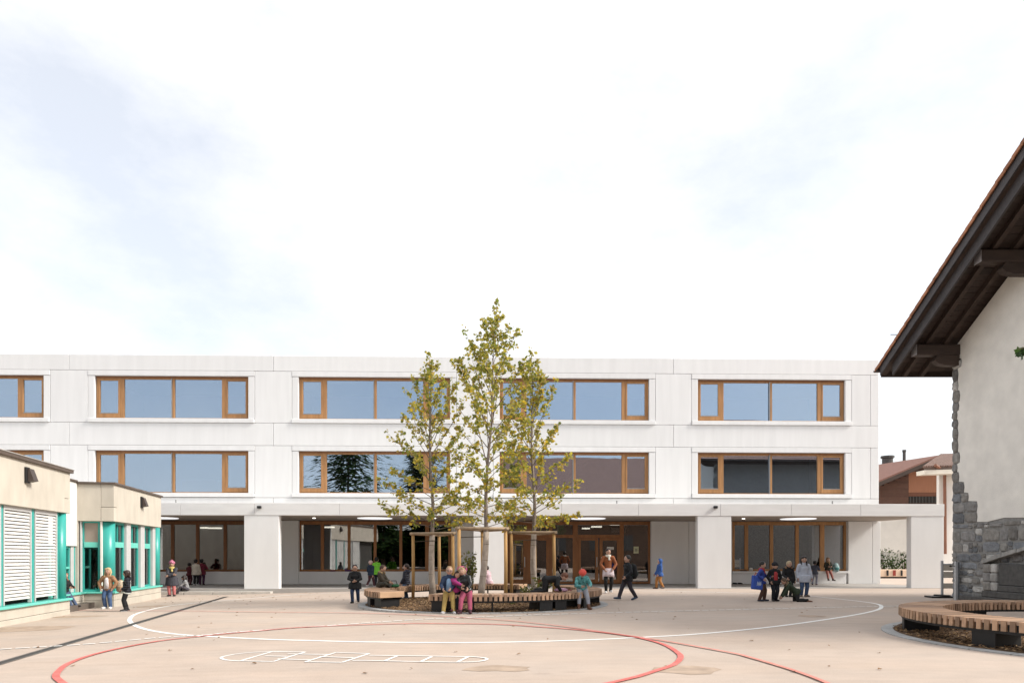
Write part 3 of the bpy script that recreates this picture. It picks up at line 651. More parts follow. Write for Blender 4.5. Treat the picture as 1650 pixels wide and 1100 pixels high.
# stones
STN = [M('grey_stone', (.215, .21, .205), .85, .35, 6, .8, 22, rand=.3, bdist=.03), M('bluish_stone', (.185, .195, .21), .8, .35, 6, .8, 22, rand=.3, bdist=.03), M('pale_stone', (.40, .39, .37), .8, .3, 7, .8, 22, rand=.2, bdist=.03), M('brownish_stone', (.215, .205, .19), .85, .35, 6, .8, 22, rand=.25, bdist=.03)]
RUB = MB()
def stone(y0, y1, z0, z1_, out=.05, dep=.1, corner=False):
    """an irregular block: ragged outline, domed face"""
    n = 10; cy, cz = (y0+y1)/2, (z0+z1_)/2; ry, rz_ = (y1-y0)/2, (z1_-z0)/2; rims = []; inn = []
    for k in range(n):
        a = 2*math.pi*k/n + .2; c, s_ = math.cos(a), math.sin(a); q = 1/max(abs(c), abs(s_)); q = 1 + (q-1)*.9; j = random.uniform(.93, 1.03)
        rims.append((cy + ry*c*q*j, cz + rz_*s_*q*j)); inn.append((cy + ry*c*q*j*.74 + random.uniform(-.02, .02), cz + rz_*s_*q*j*.74 + random.uniform(-.015, .015)))
    mb = MB(); v = [(dep, y, z_) for y, z_ in rims] + [(-out*.15, y, z_) for y, z_ in rims] + [(-out*random.uniform(.6, 1.25), y, z_) for y, z_ in inn]
    f = [tuple(range(2*n, 3*n))]
    for k in range(n):
        j = (k+1) % n; f += [(k, j, n+j, n+k), (n+k, n+j, 2*n+j, 2*n+k)]
    v = [(x, y-HY1, z_) for x, y, z_ in v]
    mi = random.choices((0, 1, 2, 3), (5, 4, 1.6, 3))[0]
    if y1 < 16.4: RUB.convex(v, f, mi); return
    mb.convex(v, f); o = mb.build('stone', STN[mi], house)
for (q, h, w_) in quoin:
    if w_ > .6:
        s_ = random.uniform(.4, .6)*w_; stone(HY1-s_, HY1+.006, q+.004, q+h-.004, .045); stone(HY1-w_, HY1-s_-.01, q+.004, q+h-.004, .035)
    else: stone(HY1-w_, HY1+.006, q+.004, q+h-.004, .04)
z_ = .0
while z_ < 2.35:
    h = min(random.uniform(.20, .42), 2.42-z_); y = HY1+.02
    if 2.42-z_-h < .12: h = 2.42-z_
    while y > 10.9:
        w_ = random.choice((.2, .26, .34, .45, .6, .7))*random.uniform(.85, 1.15); h2 = h*random.uniform(.78, 1.)
        if w_ < .3 and random.random() < .6: m_ = random.uniform(.4, .6)*h; stone(y-w_+.01, y-.01, z_+.008, z_+m_-.008, random.uniform(.015, .04)); stone(y-w_+.01, y-.01, z_+m_, z_+h-.01, random.uniform(.015, .04))
        else: stone(y-w_+.01, y-.01, z_+.008+random.uniform(0, .03), z_+h2-.008, random.uniform(.015, .05))
        y -= w_
    z_ += h
tag(RUB.build('rubble', STN, house), kind='stuff')
# roof: verge with two stepped rake boards, soffit boards, rafters, purlins with corbels, tiles
VX, EXR = 12.4, 26.0
def along(y0, y1, x0, x1, o0, o1, name, m, parent=None):
    mb = MB(); mb.prism([(x0-HX, y0-HY1, rz(y0, o0)), (x0-HX, y0-HY1, rz(y0, o1)), (x0-HX, y1-HY1, rz(y1, o1)), (x0-HX, y1-HY1, rz(y1, o0))], (x1-x0, 0, 0)); return mb.build(name, m, parent or house)
NY = 2*RY-EY
for (a, b_) in ((EY, RY), (RY, NY)):
    along(a, b_, VX, VX+.05, .30, .60, 'rake_board', RAKE); along(min(a, EY-.45), max(b_, NY+.45), VX+.16, VX+.22, -.06, .30, 'rake_board', RAKE); along(a, b_, VX+.052, VX+.22, .305, .33, 'rake_soffit', DKW)
    along(a, b_, VX+.24, EXR, .44, .60, 'roof_deck', DKW)
    for x in (VX+.75, VX+1.32): along(a, b_, x, x+.13, .24, .405, 'rafter', DKW)
y = EY
while y > RY-2:
    y1 = y-.19; along(y, y1+.012, VX+.225, HX+.3, .41+random.uniform(-.004, .004), .438, 'soffit_board', DKW); y = y1
for (yp, xs0) in ((21.75, 12.82), (18.75, 12.80), (16.4, 12.8)):
    zt = rz(yp, .235); mb = MB()
    mb.obox((((xs0+HX+.3)/2)-HX, yp-HY1, zt-.17), ((HX+.3-xs0)/2, 0, 0), (0, .15, 0), (0, 0, .17), .03); pl = mb.build('purlin', DKW, house)
    mb = MB(); mb.obox((xs0-.008-HX, yp-HY1, zt-.17), (.008, 0, 0), (0, .145, 0), (0, 0, .165), .004); mb.build('purlin_end', M('weathered_end_grain', (.30, .29, .30), .8, .2, 12), pl)
    mb = MB(); x0 = xs0+.58; pr = [(x0+.10, zt-.345), (HX+.2, zt-.345), (HX+.2, zt-.66), (x0+.35, zt-.66), (x0+.12, zt-.60), (x0, zt-.50)]
    mb.prism([(x-HX, yp-.12-HY1, z_) for x, z_ in pr], (0, .24, 0)); mb.build('corbel', DKW, house)
hb('eaves_board', DKW, VX+.05, EXR, EY+.002, EY+.05, rz(EY, .25), rz(EY, .62))
mb = MB()                                          # gutter: half pipe
n = 8; R_ = .085
for x in (VX-.1, EXR):
    for k in range(n+1): a = math.pi + math.pi*k/n; mb.v.append((x-HX, EY+.16-HY1+R_*math.cos(a), EZ+.52+R_*math.sin(a)))
for k in range(n): mb.f.append((k, k+1, n+1+k+1, n+1+k)); mb.m.append(0)
mb.build('gutter', M('gutter_metal', (.12, .11, .11), .4, .1, metal=.7), house)
# verge tiles one by one, the field of tiles behind them as rows of real steps
up = Vector((0, -math.cos(SA), math.sin(SA))); nr = Vector((0, math.sin(SA), math.cos(SA)))
tm = MB(); tm.obox((0, 0, 0), (.13, 0, 0), up*.21, nr*.022, .012); tm.obox((-.115, 0, -.05), (.015, 0, 0), up*.21, (0, 0, .05), .008); tme = tm.mesh('roof_tile', TILE)
Lr = (EY+.12-RY)/math.cos(SA); k = 0
for k in range(int(Lr/.33)+1):
    s_ = .1+.33*k; c = Vector((VX+.07-HX, EY+.12-HY1, rz(EY+.12, .655))) + up*s_ + nr*.02
    o = link('roof_tile', tme, house, c, (R(random.uniform(1.5, 4.5)), R(random.uniform(-1, 1)), 0))
mb = MB(); k = 0
for k in range(int(Lr/.33)):
    c = Vector(((VX+.2+EXR)/2-HX, EY+.12-HY1, rz(EY+.12, .655))) + up*(.1+.33*k)
    mb.obox(c + nr*.004, ((EXR-VX-.2)/2, 0, 0), up*.19 - nr*.018, nr*.015)
for k in range(int(Lr/.33)):
    up2 = Vector((0, up.y, -up.z)); nr2 = Vector((0, -nr.y, nr.z)); c = Vector(((VX+EXR)/2-HX, NY-.12-HY1, rz(EY+.12, .655))) - up2*(.1+.33*k)
    mb.obox(c, ((EXR-VX)/2, 0, 0), up2*.19, nr2*.015)
mb.build('tile_courses', TILEB, house)
mb = MB(); mb.tube([(VX-HX, RY-HY1, rz(RY, .70)), (EXR-HX, RY-HY1, rz(RY, .70))], .13, 8); mb.build('ridge_tiles', TILE, house)
mb = MB(); q = P(1441, 539, 22.0); mb.tube([(q.x-.12-HX, q.y-HY1, q.z), (q.x+.25-HX, q.y-HY1, q.z)], .012, 5); mb.build('snow_guard_rod', BLACK, house)
# small roof windows seen in the school's glass
for x in (16.5, 20.5): 
    mb = MB(); y = 19.6; c = Vector((x-HX, y-HY1, rz(y, .76))); mb.obox(c, (.45, 0, 0), up*.6, nr*.06, .02); mb.build('roof_window', BLACK, house)
# steps in front of the gable, with a sloped stone cheek
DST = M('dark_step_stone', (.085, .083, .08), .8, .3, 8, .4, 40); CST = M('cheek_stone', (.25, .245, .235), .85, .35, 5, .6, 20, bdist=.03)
steps = tag(empty('stone_steps', (13.9, 20, 0)), 'dark stone steps with a sloping stone cheek against the rubble wall', 'steps')
def sb(name, m, x0, x1, y0, y1, z0, z1_, ch=.02): mb = MB(); mb.box(x0-13.9, x1-13.9, y0-20, y1-20, z0, z1_, ch); return mb.build(name, m, steps)
sb('step', DST, 13.97, 14.16, 16, 21.35, 0, .18); sb('step', DST, 14.00, 14.16, 16, 20.38, .185, .37); sb('step', DST, 14.02, 14.16, 16, 19.72, .375, .55)
sb('recess_shade', DST, 14.06, 14.17, 17, 19.74, .555, 1.17)  # solid dark block; its colour stands in for the shade under the coping
for k in range(3):
    for (ya, yb) in ((19.76, 20.02), (20.03, 20.34)): sb('cheek_stone', random.choice(STN[:1]+STN[2:]), 13.99+random.uniform(0, .02), 14.16, ya, yb-random.uniform(0, .02), .375+.265*k, .635+.265*k, .035)
y = 20.36
while y > 17.1:
    l = random.uniform(.42, .7); zt = 1.17+(20.32-y)*.23; z1_ = 1.17+(20.32-y+l)*.23; mb = MB(); x_ = 13.95+random.uniform(0, .03); th = random.uniform(.085, .13)
    mb.prism([(x_-13.9, y-20, zt), (x_-13.9, y-20, zt+th), (x_-13.9, y-l*.5-20, (zt+z1_)/2+th+random.uniform(0, .025)), (x_-13.9, y-l+.012-20, z1_+th-.005), (x_-13.9, y-l+.012-20, z1_)], (.22, 0, 0)); mb.build('coping_stone', M('pale_coping', (.34, .335, .32), .8, .3, 7, .6, 25, rand=.25), steps); y -= l
# steel post with lock beside the steps
post = tag(empty('steel_post', (14.02, 21.55, 0)), 'brushed steel gate post with latch at the stone house corner', 'post')
mb = MB(); mb.box(-.045, .035, -.05, .05, 0, 1.22, .008); mb.build('upright', M('post_steel', (.50, .515, .53), .45, .1, 8, metal=.3), post)
mb = MB(); mb.box(.037, .075, -.05, .05, .1, 1.20, .004); mb.build('rear_channel', M('post_dark_steel', (.10, .11, .12), .5, .1), post)
mb = MB(); mb.tube([(-.17, 0, 1.08), (-.046, 0, 1.08)], .014, 6); mb.ell((-.18, 0, 1.08), (.035, .03, .03)); mb.build('latch', BLACK, post)
# mobile barrier
q = G(1518, 962); bar = tag(empty('mobile_barrier', (q.x, q.y, q.z)), 'steel framed barrier with pale boards on a flat dark foot at the house corner', 'barrier')
mb = MB(); mb.box(-.035, .035, -.03, .03, .05, 1.24, .006); mb.box(1.1, 1.17, -.03, .03, .05, 1.24, .006); mb.tube([(0, 0, 1.12), (1.13, 0, 1.12)], .02, 8); mb.build('frame', M('post_steel', None), bar)
for za, zb in ((.90, 1.10), (.66, .87), (.30, .48)): box('board', M('pale_barrier_board', (.62, .56, .48), .6, .15, 3), bar, .04, 1.095, -.012, .012, za, zb)
mb = MB(); mb.prism([(-.55, -.35, .0), (-.42, .30, .0), (1.3, .30, .0), (1.3, -.35, .0)], (0, 0, .055)); mb.obox((0, 0, .075), (.14, 0, 0), (0, .25, 0), (0, 0, .02), .01); mb.build('foot', BLACK, bar)

# ------------------------------------------------------------------ houses beyond the school
def px_poly(pts, Y): return [P(x, y, Y) for x, y in pts]
bg1 = tag(empty('background_house', P(1465, 895, 50)-Vector((0, 0, 1.4))), 'distant house with brown boarding and red roof beyond the canopy', 'house')
L1 = bg1.location
def rel(p, o): return [tuple(Vector(q)-o) for q in p]
Yb = 50.
brd = M('brown_cladding', (.14, .075, .055), .7, .1, 4, rand=.12); xa, za = P(1390, 900, Yb).x, 0
z0, zt = P(1419, 812, Yb).z, P(1419, 776, Yb).z
pk = P(1511, 736, Yb); lft = P(1380, 791, Yb)
def roofz(x): return lft.z + (pk.z-lft.z)*(x-lft.x)/(pk.x-lft.x) - .25
x0, x1, xr = P(1385, 800, Yb).x, P(1464, 800, Yb).x, P(1513, 800, Yb).x
zz = z0
while zz < roofz(x1):                              # cladding boards one by one, cut along the roof slope
    zu = zz+.17; xl = x0
    while roofz(xl) < zu and xl < x1: xl += .1
    if xl < x1-.1: mb = MB(); mb.prism(rel([(xl, Yb, zz+.006), (x1, Yb, zz+.006), (x1, Yb, zu-.006), (xl, Yb, zu-.006)], L1), (0, .06, 0)); mb.build('cladding_board', brd, bg1)
    zz = zu
mb = MB(); mb.prism(rel([(x0, Yb+.07, z0-.1), (xr, Yb+.07, z0-.1), (xr, Yb+.07, roofz(xr)), (x0, Yb+.07, roofz(x0))], L1), (0, 9, 0)); mb.build('wall', M('brown_wall', (.10, .055, .04), .8, .1), bg1)
mb = MB(); mb.prism(rel([(x0, Yb, -.3), (xr, Yb, -.3), (xr, Yb, z0-.1), (x0, Yb, z0-.1)], L1), (0, 9, 0)); mb.build('lower_wall', M('white_render', (.74, .72, .68), .9, .05, 2), bg1)
bl = px_poly([(1464.3, 793), (1512, 793), (1512, 759.5), (1464.3, 759.5)], Yb)
mb = MB(); mb.prism(rel(bl, L1), (0, .06, 0)); wv = mb.build('window_blind', M('terracotta_blind', (.42, .20, .12), .8, .08, 5, stretch=(6, 1, .3)), bg1)
for k, (ya, yb_, m) in enumerate(((793.4, 799, M('dark_blind_hem', (.22, .10, .065), .8, .1)), (799.3, 810, DARK))):
    mb = MB(); mb.prism(rel(px_poly([(1464.3, yb_), (1512, yb_), (1512, ya), (1464.3, ya)], Yb), L1), (0, .05, 0)); mb.build('window_band', m, bg1)
mb = MB()
for x in range(1467, 1512, 5): q = P(x, 799.5, Yb-.05); e = P(x, 810, Yb-.05); mb.tube(rel([q, e], L1), .02, 4)
mb.build('window_bars', M('bar_grey', (.12, .12, .12), .6, .1), bg1)
pk2, lf2 = P(1419-70, 757.5, Yb+14), P(1513, 733.5, Yb-1.2)
ndir = Vector((-4.2, 13., 0)); A_ = P(1513, 732.8, Yb-1.2); B_ = P(1380, 789, Yb-1.2)
mb = MB(); mb.prism(rel([A_, B_, B_+ndir, A_+ndir], L1), (0, 0, -.12)); mb.build('roof', M('red_brown_roof', (.22, .115, .09), .85, .12, 4, stretch=(4, .5, 1)), bg1)
mb = MB(); mb.prism(rel([A_+Vector((0, .0, -.13)), B_+Vector((0, .0, -.13)), B_+Vector((0, 0, -.42)), A_+Vector((0, 0, -.42))], L1), (0, .12, 0)); mb.build('verge_board', DKW, bg1)
C_ = A_+Vector((7, 0, -3.4)); mb = MB(); mb.prism(rel([A_, C_, C_+ndir, A_+ndir], L1), (0, 0, -.12)); mb.build('roof', M('red_brown_roof', None), bg1)
for (px, py, r_, h) in ((1430, 744, .42, .7), (1457, 738, .12, .9)):
    q = P(px, py, Yb+7); mb = MB(); mb.tube(rel([q-Vector((0, 0, .8)), q+Vector((0, 0, h-.4))], L1), r_, 10); mb.tube(rel([q+Vector((0, 0, h-.38)), q+Vector((0, 0, h-.2))], L1), r_*1.25, 10); mb.build('chimney', M('flue_metal', (.07, .065, .06), .5, .1), bg1)
bg2 = tag(empty('white_house', P(1530, 895, 43)-Vector((0, 0, 1.4))), 'white rendered house with brown tiled roof and copper downpipe beside the stone house', 'house')
L2 = bg2.location; Yw = 43.
mb = MB(); a, b_ = P(1513, 760, Yw), P(1640, 760, Yw); mb.prism(rel([(a.x, Yw, -.3), (b_.x, Yw, -.3), (b_.x, Yw, P(0, 751, Yw).z), (a.x, Yw, P(0, 751, Yw).z)], L2), (0, .25, 0)); mb.build('wall', M('white_render', None), bg2)
e0, e1 = P(1487, 752.5, Yw-1.4), P(1640, 725, Yw-1.4); r0, r1 = P(1514, 737, Yw+4), P(1600, 700, Yw+4)
e0, e1 = P(1489, 753, Yw-1.), P(1660, 748, Yw-1.); r0, r1 = P(1517, 733, Yw+4), P(1660, 722, Yw+4)
mb = MB(); mb.prism(rel([e0, e1, r1, r0], L2), (0, 0, -.15)); mb.build('roof', M('house_roof_brown', (.13, .095, .08), .85, .2, 6), bg2)
dn_ = (r0-e0); ex = (e1-e0)
mb = MB()
for k in range(46):
    o = e0 + ex*(k/45.); mb.tube(rel([o+Vector((0, 0, .03)), o+dn_+Vector((0, 0, .03))], L2), .09, 5)
mb.build('tile_rows', M('tile_row_brown', (.16, .10, .08), .85, .25, 5), bg2)
mb = MB(); mb.prism(rel([e0+Vector((0, .0, -.16)), e1+Vector((0, 0, -.16)), e1+Vector((0, 0, -.42)), e0+Vector((0, 0, -.42))], L2), (0, .8, 0)); mb.build('eaves_board', M('pale_eaves', (.66, .62, .54), .7, .05), bg2)
mb = MB(); xg = P(1511.5, 0, Yw-1.1).x; mb.tube(rel([(xg-.2, Yw-1.15, P(0, 753, Yw).z), (xg+.1, Yw-1., P(0, 756, Yw).z), P(1522, 763, Yw-.2), P(1522.5, 800, Yw-.2), P(1523, 892, Yw-.2)], L2), .095, 8); mb.build('downpipe', M('copper_pipe', (.20, .085, .05), .5, .2, 2), bg2)
# low wall, planting and a bench far behind, seen under the canopy end
wall = tag(empty('garden_wall', P(1442, 895, 46)-Vector((0, 0, 1.4))), 'low grey garden wall behind the planting under the canopy end', 'wall')
mb = MB(); a, b_ = P(1385, 889, 46), P(1545, 889, 46); mb.prism(rel([(a.x, 46, -.2), (b_.x, 46, -.2), (b_.x, 46, a.z), (a.x, 46, a.z)], wall.location), (0, .2, 0)); mb.build('wall_panel', M('grey_render', (.62, .60, .55), .9, .1, 3), wall)
def leaf_cloud(mb, c, r, n, s0, s1, mi=None):
    for _ in range(n):
        while True:
            p = Vector([random.uniform(-1, 1) for _ in range(3)])
            if .15 < p.length < 1: break
        q = Vector((c[0]+p.x*r[0], c[1]+p.y*r[1], c[2]+p.z*r[2])); s_ = random.uniform(s0, s1); e = Euler([random.uniform(0, 6.28) for _ in range(3)]).to_matrix()
        mb.add([q+e@Vector(w)*s_ for w in ((-.5, 0, 0), (0, .28, .05), (.55, 0, -.05), (0, -.28, .05))], [(0, 1, 2, 3)], random.randrange(3) if mi is None else mi)
GRN = [leafmat('shrub_green', (.035, .075, .022)), leafmat('shrub_light_green', (.075, .12, .035)), leafmat('shrub_dark_green', (.02, .045, .018))]
for (px, py, r_, n, lb) in ((1424, 900, (.9, .6, .8), 170, 'dark bushy shrub at the left of the low garden wall'), (1443, 908, (1.1, .6, .45), 240, 'low green shrub in the middle of the garden bed'), (1459, 902, (.8, .6, .75), 120, 'tall loose shrub beside the last canopy pillar'), (1528, 897, (.35, .4, .75), 260, 'narrow dark shrub by the copper downpipe')):
    q = P(px, py, 44.6); s_ = tag(empty('shrub', (q.x, q.y, 0)), lb, 'shrub'); mb = MB(); leaf_cloud(mb, (0, 0, q.z), r_, n, .09, .22); tag(mb.build('foliage', GRN, s_), kind='stuff')
    mb = MB()
    for k in range(6): mb.tube([(random.uniform(-.1, .1), 0, 0), (random.uniform(-.6, .6)*r_[0], random.uniform(-.2, .2), q.z+random.uniform(0, .9)*r_[2])], [.03, .008], 5)
    mb.build('stem', M('stem_brown', (.10, .07, .05), .9, .2), s_)
pl = tag(empty('planter_bench', P(1441, 895, 42.5)-Vector((0, 0, 1.4))), 'cream boxed bench with red and dark panels beyond the canopy pillars', 'bench')
a, b_ = P(1408, 917, 42.5), P(1475, 930, 42.5); o = pl.location
mb = MB(); mb.box(a.x-o.x, b_.x-o.x, 0, .6, b_.z+.05, a.z, .02); mb.build('seat_box', M('cream_board', (.66, .50, .37), .7, .1, 3), pl)
for px, w_, m in ((1430.5, .07, BLACK), (1441.5, .10, M('dark_red_panel', (.25, .03, .02), .6, .1)), (1453, .05, BLACK), (1455.5, .04, M('cream_board', None))):
    q = P(px, 920, 42.45); mb = MB(); mb.box(q.x-o.x-w_*.8, q.x-o.x+w_*.8, -.05, -.002, b_.z+.12, a.z-.04, .004); mb.build('panel', m, pl)
for px in (1412, 1426, 1440, 1454, 1470): q = P(px, 930, 42.5); mb = MB(); mb.box(q.x-o.x-.25, q.x-o.x+.25, .1, .5, -.02, b_.z+.04, .01); mb.build('foot', BLACK, pl)

# ------------------------------------------------------------------ what stands behind the photographer and shows in the school's glass, partly added
def pine(x, y, H, rb, label):
    t_ = tag(empty('conifer_tree', (x, y, 0)), label, 'tree'); mb = MB(); mb.tube([(0, 0, 0), (0, 0, H*.95)], [.28, .04], 8); mb.build('trunk', M('conifer_bark', (.09, .06, .045), .9, .3), t_)
    mb = MB()
    for k in range(6500 if H > 10 else 1600):
        u = random.random()**1.1; z_ = 1.2+(H-1.2)*u; a = random.uniform(0, 6.28); r_ = rb*math.sqrt(max(.02, 1-((u-.52)/.50)**2))*random.uniform(.2, 1.)*(.78+.26*math.sin(a*3+z_*1.1)+.15*math.sin(a*7+z_*3)); s_ = random.uniform(.25, .65)
        q = Vector((r_*math.cos(a), r_*math.sin(a), z_-.15*r_)); d = Vector((math.cos(a), math.sin(a), -.3))*s_; w_ = Vector((-math.sin(a), math.cos(a), 0))*s_*.45
        mb.add([q-d*.4, q+w_, q+d, q-w_], [(0, 1, 2, 3)], random.randrange(3))
    tag(mb.build('crown', GRN, t_), kind='stuff')
pine(-17.0, -14, 15.8, 6.4, 'tall broad dark conifer behind the yard, mirrored in the school glass'); pine(-8.6, -16, 14.6, 3.8, 'slender dark conifer behind the yard, mirrored in the school glass')
for x, y, H_, r_, lb in ((-27, -13, 6.2, 4.2, 'low bushy conifer at the far left behind the yard'), (-21.5, -10, 5.6, 3.8, 'low bushy conifer left of the tall conifer behind the yard'), (-12.5, -11, 5.8, 3.6, 'low bushy conifer between the tall conifers behind the yard'), (-5.5, -11, 5.2, 3.4, 'low bushy conifer beside the barn house behind the yard')): pine(x, y, H_, r_, lb)
hd = tag(empty('hedge', (-18, -18.5, 0)), 'long dark planting added behind the photographer to darken the school glass', 'hedge')  # unseen; added to darken reflections in the ground-floor panes
mb = MB(); mb.box(-17, 14, -.5, .5, 0, 4.6); mb.build('core', M('hedge_core', (.02, .03, .014), .9, .3), hd)
mb = MB(); leaf_cloud(mb, (-1.5, .2, 2.6), (16, 1.1, 2.6), 2600, .25, .6); tag(mb.build('foliage', GRN, hd), kind='stuff')
bh = tag(empty('barn_house', (8, -19, 0)), 'wide brown roofed house across the yard, mirrored in the school glass', 'house')
mb = MB(); mb.box(-12.5, 13, -7, 6, 0, 6.2); mb.build('wall', M('barn_boards', (.13, .085, .06), .8, .2, 4), bh)
mb = MB(); mb.prism([(-13.5, 7.2, 5.6), (14, 7.2, 5.6), (14, 0, 13.6), (-13.5, 0, 13.6)], (0, 0, .2)); mb.prism([(-13.5, -8.2, 5.6), (14, -8.2, 5.6), (14, -.01, 13.6), (-13.5, -.01, 13.6)], (0, 0, .2)); mb.build('roof', TILEB, bh)
for x in (-9, -5, 0, 4, 8): mb = MB(); mb.box(x-.6, x+.6, 6.002, 6.08, 2, 3.8, .02); mb.build('window', M('barn_window', (.09, .09, .09), .4, .1), bh)
# ------------------------------------------------------------------ ring benches with mulch beds
SLW = M('bench_slat_wood', (.37, .235, .15), .6, .22, 7, .15, 60, rand=.42, stretch=(.25, 1.5, 1.5))
FILW = M('bench_top_wood', (.42, .285, .205), .6, .2, 7, .15, 60, rand=.12, stretch=(.25, 1.5, 1.5))
RO, RI, TOPZ = 3.45, 2.72, .45
NS = 174; da = 2*math.pi/NS
sm_ = MB(); Lh = (RO-RI)/2
wo, wi = RO*da*.60/2, RI*da*.60/2
sm_.convex([(Lh, -wo, -.155), (Lh, wo, -.155), (-Lh, wi, -.155), (-Lh, -wi, -.155), (Lh-.006, -wo, 0), (Lh-.006, wo, 0), (-Lh+.006, wi, 0), (-Lh+.006, -wi, 0)], [(0, 1, 2, 3), (4, 5, 6, 7), (0, 1, 5, 4), (1, 2, 6, 5), (2, 3, 7, 6), (3, 0, 4, 7)])
slat_me = sm_.mesh('slat', SLW)
sm_ = MB(); fo, fi = RO*da*.36/2, RI*da*.36/2
sm_.convex([(Lh-.02, -fo, -.055), (Lh-.02, fo, -.055), (-Lh+.02, fi, -.055), (-Lh+.02, -fi, -.055), (Lh-.02, -fo, -.004), (Lh-.02, fo, -.004), (-Lh+.02, fi, -.004), (-Lh+.02, -fi, -.004)], [(0, 1, 2, 3), (4, 5, 6, 7), (0, 1, 5, 4), (1, 2, 6, 5), (2, 3, 7, 6), (3, 0, 4, 7)])
fill_me = sm_.mesh('spacer_board', FILW)
ENDW = M('bench_end_wood', (.52, .34, .21), .6, .15, 6, .1, 60, stretch=(.3, 1, 1))
def ring_bench(c, a0, a1, legs, posts, label, ends=False):
    b = tag(empty('ring_bench', (c[0], c[1], 0)), label, 'bench', 'curved slatted benches'); RM = (RO+RI)/2
    k0, k1 = round(R(a0)/da), round(R(a1)/da)
    for k in range(k0, k1+1):
        a = k*da; link('slat', slat_me, b, (RM*math.cos(a), RM*math.sin(a), TOPZ), (0, 0, a))
        if k < k1: a += da/2; link('spacer_board', fill_me, b, (RM*math.cos(a), RM*math.sin(a), TOPZ), (0, 0, a))
    if ends:
        for (a, s_) in ((k0*da-da*.30, -1), (k1*da+da*.30, 1)):
            u = Vector((math.cos(a), math.sin(a), 0)); t_ = Vector((-u.y, u.x, 0))*s_; mb = MB()
            mb.obox(u*RM + t_*.022 + Vector((0, 0, TOPZ-.078)), u*Lh, t_*.02, (0, 0, .078), .006); mb.build('end_board', ENDW, b)
    mb = MB(); n = int((a1-a0)/3)
    for (r0, r1, z0, z1_) in ((RO-.10, RO-.045, TOPZ-.20, TOPZ-.05), (RI+.045, RI+.10, TOPZ-.20, TOPZ-.05), (RI+.1, RO-.1, TOPZ-.10, TOPZ-.075)):
        for i in range(n):
            aa, ab = R(a0)+(R(a1)-R(a0))*i/n, R(a0)+(R(a1)-R(a0))*(i+1)/n
            mb.prism([(r0*math.cos(aa), r0*math.sin(aa), z0), (r1*math.cos(aa), r1*math.sin(aa), z0), (r1*math.cos(ab), r1*math.sin(ab), z0), (r0*math.cos(ab), r0*math.sin(ab), z0)], (0, 0, z1_-z0))
    mb.build('under_frame', BLACK, b)
    for a in legs:
        u = Vector((math.cos(R(a)), math.sin(R(a)), 0)); t_ = Vector((-u.y, u.x, 0)); mb = MB()
        mb.obox(u*RM + Vector((0, 0, .11)), u*.27, t_*.16, (0, 0, .145), .006); mb.obox(u*(RM+.285) + Vector((0, 0, .11)), u*.012, t_*.19, (0, 0, .143), .003); mb.build('leg', BLACK, b)
    for a in posts:
        u = Vector((math.cos(R(a)), math.sin(R(a)), 0)); mb = MB(); mb.tube([tuple(u*(RO-.12)) , tuple(u*(RO-.12)+Vector((0, 0, .27)))], .024, 6); mb.build('leg', BLACK, b)
    return b
C1, C2 = (-.83, 20.1), (10.38, 11.34)
ring_bench(C1, -110.5, 38, (-107, -60, -52, -33, 0, 34), (-92, -84), 'long curved slatted bench where the three hugging children sit', True)
ring_bench(C1, 69, 220, (216, 203, 160, 122, 73), (90, 100), 'curved slatted bench on the far left side of the young trees', True)
ring_bench(C2, -215, 144, (-205, -163, -120, -75, -30, 10, 60, 105), (), 'large round slatted bench close by at the right picture edge')
CHIP = [M('mulch_chip_dark', (.12, .07, .036), .9, .4, 9), M('mulch_chip_brown', (.24, .14, .068), .9, .4, 9), M('mulch_chip_pale', (.42, .28, .15), .9, .3, 9)]
KERB = M('kerb_stone', (.36, .36, .355), .8, .2, 8, .3, 50, rand=.1)
